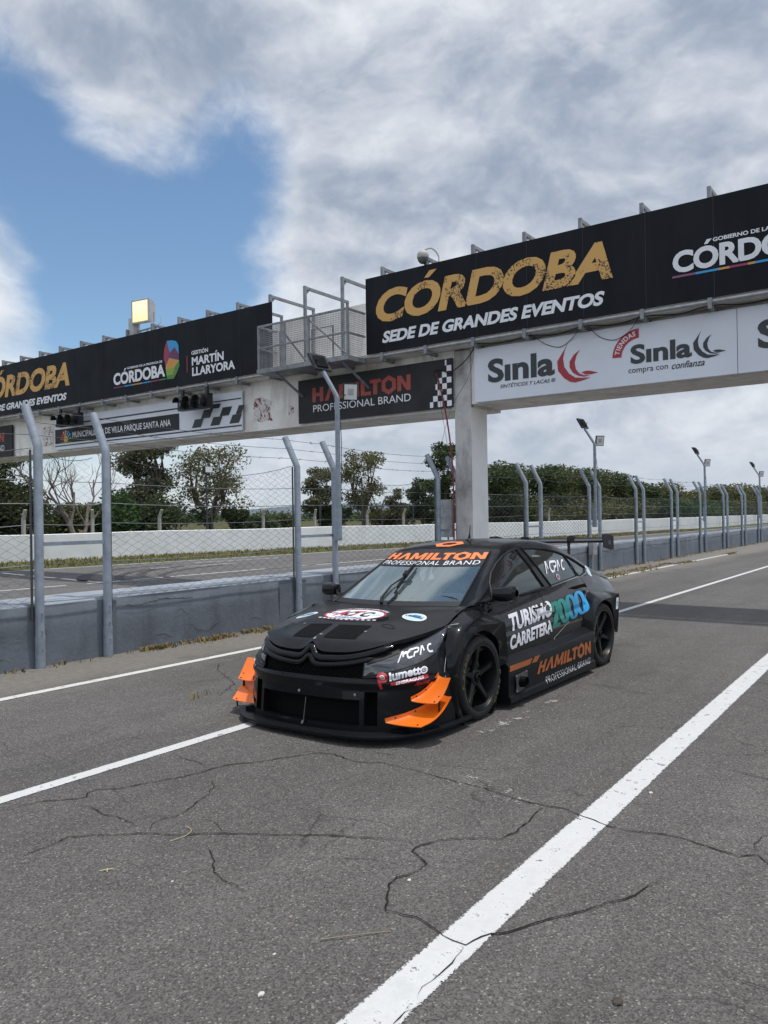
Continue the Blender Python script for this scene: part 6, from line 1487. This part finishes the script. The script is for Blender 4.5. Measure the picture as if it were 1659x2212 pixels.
# bonnet: mesh vents, round hole, club emblem, oval stickers
def topq(P): return [(x, y, .82) for x, y in P]
VR = topq([(.915,-.268),(.932,-.032),(.685,-.036),(.700,-.258)]); VL = topq([(.920,.056),(.892,.352),(.662,.345),(.692,.040)])
for Q in (VR, VL):
    v_ = decal('bonnet_vent', SQ, Q, 'void', .0025, 10, 10); L_n = MB(); S_ = []
    for i in range(1, 26):
        t = i/26; S_.append(ribbon2d([(max(0, 2*t-1), min(1, 2*t)), (min(1, 2*t), max(0, 2*t-1))], .004))
        S_.append(ribbon2d([(max(0, 1-2*t), max(0, 2*t-1)), (min(1, 2-2*t), min(1, 2*t))], .004))
    decal('vent_mesh', merge2d(S_), Q, 'carbon', .0045, 8, 8, v_)
HQ = tops(.49,.32,.062,.052); hl_ = decal('bonnet_hole', E1, HQ, 'void', .003)
EQ = tops(.405,-.02,.205,.345); EM = lambda n_, S_, m_, off: decal(n_, S_, EQ, m_, off, 20, 10, em)
em = decal('emblem', E1, EQ, 'blackprint', .003, 20, 10)
EM('emblem_field', ell2d(.5,.47,.44,.36,40), 'whiteprint', .0040); EM('emblem_ring', ring2d(.5,.47,.455,.375,.035,48), 'redprint', .0048)
EM('emblem_letters', place2d(T('A T', .05, .2), .20,.32,.60,.70), 'redprint', .0054); EM('emblem_letters', place2d(T('C', .05, .1), .36,.32,.50,.66), 'blackprint', .0058); EM('emblem_letters', place2d(T('C', .05, .1), .60,.32,.76,.66), 'blackprint', .0058)
EM('emblem_letters', place2d(T('ARGENTINA', .04, .15), .28,.17,.72,.27), 'blueprint', .0054); EM('emblem_flag', poly2d([(.72,.44),(.90,.47),(.86,.56),(.74,.54)]), 'paleblue', .0052)
tv, tf, _ = text2d('ASOCIACION CORREDORES TURISMO CARRETERA', .02, 0, 1.05); V_ = np.array([(.5-(.455+.035*w)*cos(radians(32+116*u)), .47+(.40+.075*w)*sin(radians(32+116*u))) for u, w in tv]); EM('emblem_letters', (V_, tf), 'whiteprint', .0052)
S_ = [place2d(SQ, .08+.075*i, .055+.10*abs(i-5.5)/5.5*.9, .08+.075*i+.045, .105+.10*abs(i-5.5)/5.5*.9) for i in range(12)]; EM('emblem_checks', merge2d(S_), 'whiteprint', .0036)
S_ = [place2d(SQ, .09+.05*(i % 3), .50-.045*(i//3), .12+.05*(i % 3), .54-.045*(i//3)) for i in range(6)]; EM('emblem_checks', merge2d(S_), 'blackprint', .0062)
for cx, cy in ((.425,-.548),(.335,.528)):
    Q = tops(cx, cy, .085, .105); ov = decal('oval_sticker', E1, Q, 'whiteprint', .003, 8, 8)
    decal('sticker_band', ell2d(.5,.5,.44,.44,30), Q, 'paleblue', .0038, 8, 8, ov); decal('sticker_band', poly2d([(.03,.38),(.97,.38),(.97,.62),(.03,.62)]), Q, 'whiteprint', .0044, 8, 4, ov)
    decal('sticker_band', poly2d([(.25,.42),(.80,.40),(.72,.72),(.40,.74)]), Q, 'blueprint', .0050, 6, 4, ov); decal('sticker_text', place2d(T('UBALDE', .03), .10,.40,.90,.60), Q, 'blackprint', .0056, 8, 4, ov)
for x, y in ((.955,-.0),(.772,.364),(.895,.015),(.70,-.33)):
    Q = tops(x, y, .012, .012); decal('bonnet_pin', E1, Q, 'metal', .004, 3, 3)
decal('latch_mark', ring2d(.5,.5,.5,.5,.12,20), tops(.62,.47,.030,.065), 'blackpl', .003, 6, 4); decal('latch_mark', ring2d(.5,.5,.5,.5,.12,20), tops(.70,-.50,.05,.03), 'blackpl', .003, 6, 4)
# windscreen words follow the glass
def wsmap(shape, xa, xb, kk, m_, off=.0062):
    V, F = subdiv2d(np.asarray(shape[0], float), shape[1], 30, 3); ia, ib_ = idx(xa), idx(xb); o = MB(); pts = []
    for u, w in V:
        f = ia+(ib_-ia)*w; i = int(f); t = f-i; k = (2*u-1)*kk; s = 2-abs(k); p = secpt(i, s)*(1-t)+secpt(min(i+1, N-1), s)*t; pts.append((p[0]+.45*off, p[1]*(1 if k > 0 else -1), p[2]+.9*off))
    o.add(pts, F); return part(o, 'lettering', m_, wsp, smooth=False, fixn=False)
wsmap(HEX, -.845, -.945, .90, 'wsorange'); wsmap(T('PROFESSIONAL BRAND', 0., 0, 1.1), -.762, -.822, .86, 'whiteprint')
V_ = np.array([(0,.5),(.27,0),(.73,0),(1,.5),(.73,1),(.27,1),(.24,.5),(.38,.25),(.62,.25),(.76,.5),(.62,.75),(.38,.75)]); decal('roof_hexagon', (V_, [(k, (k+1) % 6, 6+(k+1) % 6, 6+k) for k in range(6)]), [(-.985,-.165,1.4),(-.985,.165,1.4),(-1.23,.165,1.4),(-1.23,-.165,1.4)], 'wsorange', .003, 8, 6)
# nose: lamp word, clutch maker's sign
decal('lamp_lettering', CLUB, [(.852,.71,.573),(.569,.847,.625),(.538,.814,.688),(.78,.69,.645)], 'whiteprint', .003, 12, 6)
def nose(nm, S_, Q, m_, off=.0028, n=10, k=5): return decal(nm, S_, Q, m_, off, n, k)
PQ = [(.966,.631,.395),(.941,.700,.405),(.917,.671,.517),(.963,.598,.519)]
nose('maker_letter', merge2d([ring2d(.5,.68,.5,.32,.34,28), poly2d([(0,.66),(.30,.56),(.30,0),(.02,0)])]), PQ, 'redprint'); nose('maker_letter', merge2d([ring2d(.5,.68,.22,.15,.07,20), ring2d(.5,.68,.10,.07,.05,14)]), PQ, 'whiteprint', .0036)
TQ = [(.932,.695,.452),(.746,.848,.487),(.729,.836,.545),(.92,.677,.512)]
nose('maker_lettering', T('iumett', .045), TQ, 'whiteprint'); nose('maker_letter', merge2d([ring2d(.5,.5,.5,.5,.20,26), ring2d(.5,.5,.2,.2,.09,16)]), [(.752,.842,.486),(.690,.872,.490),(.676,.858,.542),(.736,.834,.538)], 'whiteprint')
nose('maker_band', SQ, [(.93,.702,.421),(.69,.88,.458),(.69,.873,.484),(.93,.702,.446)], 'redprint'); nose('maker_lettering', T('EMBRAGUES', .03), [(.909,.732,.427),(.727,.862,.458),(.726,.858,.480),(.904,.734,.449)], 'whiteprint', .0036)
nose('maker_script', T('Racing', .01, .4), [(.804,.822,.402),(.687,.888,.420),(.683,.883,.452),(.796,.833,.434)], 'redprint', .0040)
mq = lambda Q: [(x, -y, z) for x, y, z in (Q[1], Q[0], Q[3], Q[2])]
nose('maker_lettering', T('iumett', .045), mq(TQ), 'whiteprint'); nose('maker_band', SQ, mq([(.93,.702,.421),(.69,.88,.458),(.69,.873,.484),(.93,.702,.446)]), 'redprint')
# left side lettering
decal('side_lettering', T('TURISMO', .042, 0, 1.), [(-.600,.899,.628),(-1.492,.893,.672),(-1.520,.855,.825),(-.625,.867,.780)], 'whiteprint', .003, 14, 6)
decal('side_lettering', T('CARRETERA', .042, 0, 1.), [(-.573,.901,.473),(-1.46,.905,.528),(-1.466,.896,.645),(-.582,.905,.600)], 'whiteprint', .003, 14, 6)
PLQ = [(-1.20,.9,.690),(-1.47,.9,.700),(-1.475,.9,.745),(-1.20,.9,.735)]
pl_ = decal('plug_drawing', merge2d([poly2d([(0,.5),(.14,.34),(.14,.66)]), rect2d(.16,.22,.34,.78), rect2d(.36,.08,.50,.92), rect2d(.52,.20,.62,.80), rect2d(.64,.08,.74,.92), rect2d(.76,.25,.98,.75)]), PLQ, 'greyprint', .0042, 6, 3)
gm = mat('teal_blue_print', (.03,.3,.3), .4); t, B, p = getn(gm); oc = B.n('ShaderNodeTexCoord').outputs['Object']; sx = B.n('ShaderNodeSeparateXYZ', {0: oc})
rp = B.n('ShaderNodeValToRGB', {'Fac': B.mr(sx.outputs[0], -1.45, -2.35)}); e = rp.color_ramp.elements; e[0].color = (.010,.17,.125,1); e[1].color = (.03,.36,.75,1); n_ = e.new(.42); n_.color = (.010,.22,.20,1); n_ = e.new(.62); n_.color = (.01,.22,.42,1); t.links.new(rp.outputs[0], p.inputs['Base Color']); M['tealblue'] = gm
YQ = [(-1.47,.905,.545),(-2.37,.93,.625),(-2.36,.86,.868),(-1.46,.86,.800)]
two = ribbon2d([(.035,.62),(.05,.80),(.10,.90),(.165,.90),(.20,.78),(.19,.62),(.045,.10),(.05,.085),(.20,.085)], .115)
def zero(cx, w, h0, h1):
    P_ = [];
    for k in range(28):
        a = 2*pi*k/28; c_, s2 = cos(a), sin(a); P_.append((cx+w*(abs(c_)**.8)*(1 if c_ > 0 else -1)-.02*s2, (h0+h1)/2+(h1-h0)/2*(abs(s2)**.7)*(1 if s2 > 0 else -1)))
    return ribbon2d(P_, .098, True)
for i, S_ in enumerate((two, zero(.325,.075,.07,.92), zero(.565,.090,.06,.94), zero(.82,.10,.07,.94))): decal('year_number', S_, YQ, 'tealblue', .003+.0012*i, 10, 6)
# skirt
decal('skirt_lettering', HEX, [(-.968,.965,.206),(-2.244,.97,.212),(-2.240,.974,.338),(-1.035,.97,.312)], 'skorange', .003, 14, 4); decal('skirt_lettering', T('PROFESSIONAL BRAND', -.018, 0, 1.12), [(-1.131,.985,.092),(-2.2,.984,.118),(-2.243,.968,.168),(-1.150,.965,.150)], 'txtsoft', .003, 14, 4)
decal('skirt_stripe', SQ, [(-.419,.974,.318),(-.814,.972,.321),(-.868,.975,.372),(-.428,.971,.366)], 'skorange', .003, 6, 3); decal('skirt_stripe', SQ, [(-.851,.972,.325),(-.957,.971,.324),(-1.029,.975,.376),(-.915,.975,.377)], 'skorange', .003, 4, 3)
# windows and quarter stickers
def glassprint(nm, S_, P_, m_, off):
    V, F = subdiv2d(np.asarray(S_[0], float), S_[1], 10, 6); o = MB(); pts = []
    for u, w in V:
        x = (P_[0][0]*(1-u)+P_[1][0]*u)*(1-w)+(P_[3][0]*(1-u)+P_[2][0]*u)*w; z = (P_[0][1]*(1-u)+P_[1][1]*u)*(1-w)+(P_[3][1]*(1-u)+P_[2][1]*u)*w; pts.append(ssurf(x, z, off))
    o.add(pts, F); return part(o, nm, m_, smooth=False, fixn=False)
glassprint('window_lettering', CLUB, [(-1.706,1.062),(-2.16,1.075),(-2.26,1.183),(-1.76,1.186)], 'whiteprint', .0)
for r_, m_, of in ((1., 'whiteprint', .0), (.82, 'blueprint', .0012), (.6, 'redprint', .0024)): glassprint('window_badge', ell2d(.5,.5,.5*r_,.5*r_,20), [(-1.90,.992),(-1.98,.992),(-1.98,1.047),(-1.90,1.047)], m_, of)
decal('quarter_sticker', E1, [(-2.74,.79,.955),(-2.86,.77,.965),(-2.87,.70,1.085),(-2.77,.72,1.08)], 'whiteprint', .004, 6, 6); decal('quarter_sticker', ell2d(.5,.5,.38,.38,24), [(-2.74,.79,.955),(-2.86,.77,.965),(-2.87,.70,1.085),(-2.77,.72,1.08)], 'paleblue', .005, 6, 6)
decal('scrutineer_sticker', SQ, [(-3.05,.97,.580),(-3.10,.97,.578),(-3.125,.97,.705),(-3.065,.97,.707)], 'whiteprint', .003, 3, 3); decal('sticker_text', merge2d([rect2d(.2,.55,.8,.66), rect2d(.2,.40,.8,.46), rect2d(.3,.28,.7,.33)]), [(-3.05,.97,.580),(-3.10,.97,.578),(-3.125,.97,.705),(-3.065,.97,.707)], 'blueprint', .004, 2, 2)
o = MB(); o.tube(catmull([(-2.28,.86,.80),(-2.33,.875,.84),(-2.40,.87,.83),(-2.42,.865,.78),(-2.37,.88,.75),(-2.33,.885,.78)], 16), .010, 6); o.lathe([(.030,0),(.030,.02),(.018,.025),(0,.02)], (-2.37,.865,.80), (0,1,.2), 14); part(o, 'filler_valve', 'blackpl')
o = MB(); o.obox((-2.395,.892,.835), (.03,0,0), (0,.006,0), (0,0,.009)); o.obox((-2.34,.895,.79), (.008,0,0), (0,.006,0), (0,0,.02)); part(o, 'filler_clip', 'metal', smooth=False)
o = MB(); o.prism([(-2.05,.905),(-2.45,.915),(-2.52,.84),(-2.30,.84)], (0,.853,0), (1,0,0), (0,0,1), (0,1,0), .004); part(o, 'side_intake', 'void', smooth=False)
# seams, tape and small fixings
def seam(P_, r=.0022, m_='void', nm='panel_gap'):
    L = catmull(P_, 30); out_ = []
    for p in L:
        h = BT.find_nearest(Vector(p)); out_.append(h[0]+h[1]*.0006 if h[0] is not None else Vector(p))
    o = MB(); o.tube(out_, r, 5); return part(o, nm, m_)
seam([(.345,.845,.683),(.43,.875,.60),(.50,.905,.50),(.53,.918,.43)], .0028, 'greyprint', 'seam_tape'); seam([(.31,.826,.792),(.27,.85,.775),(.23,.875,.765)], .004, 'metal', 'clip')
for s_ in (1,):
    o = MB(); o.obox((.318,.842,.783), (.016,.004,-.004), (.002,.012,0), (0,0,.003)); part(o, 'clip', 'metal', smooth=False)
o = MB()
for x, z in ((-.33,.875),(-.37,.845),(-.345,.90)): o.lathe([(.013,0),(.012,.02),(0,.024)], (x,.835,z), (0,1,.1), 8)
part(o, 'hinge', 'blackpl')
decal('panel_gap', ribbon2d([(0,1),(.25,.5),(1,0)], .02), [(-1.41,.9,.45),(-1.88,.9,.45),(-1.88,.9,.60),(-1.41,.9,.60)][0:0] or [(-1.48,.9,.445),(-1.87,.9,.445),(-1.87,.9,.575),(-1.48,.9,.575)], 'greyprint', .002, 6, 4) if False else None
seam([(-1.50,.905,.448),(-1.56,.905,.470),(-1.87,.905,.578)], .0022, 'greyprint', 'panel_edge')
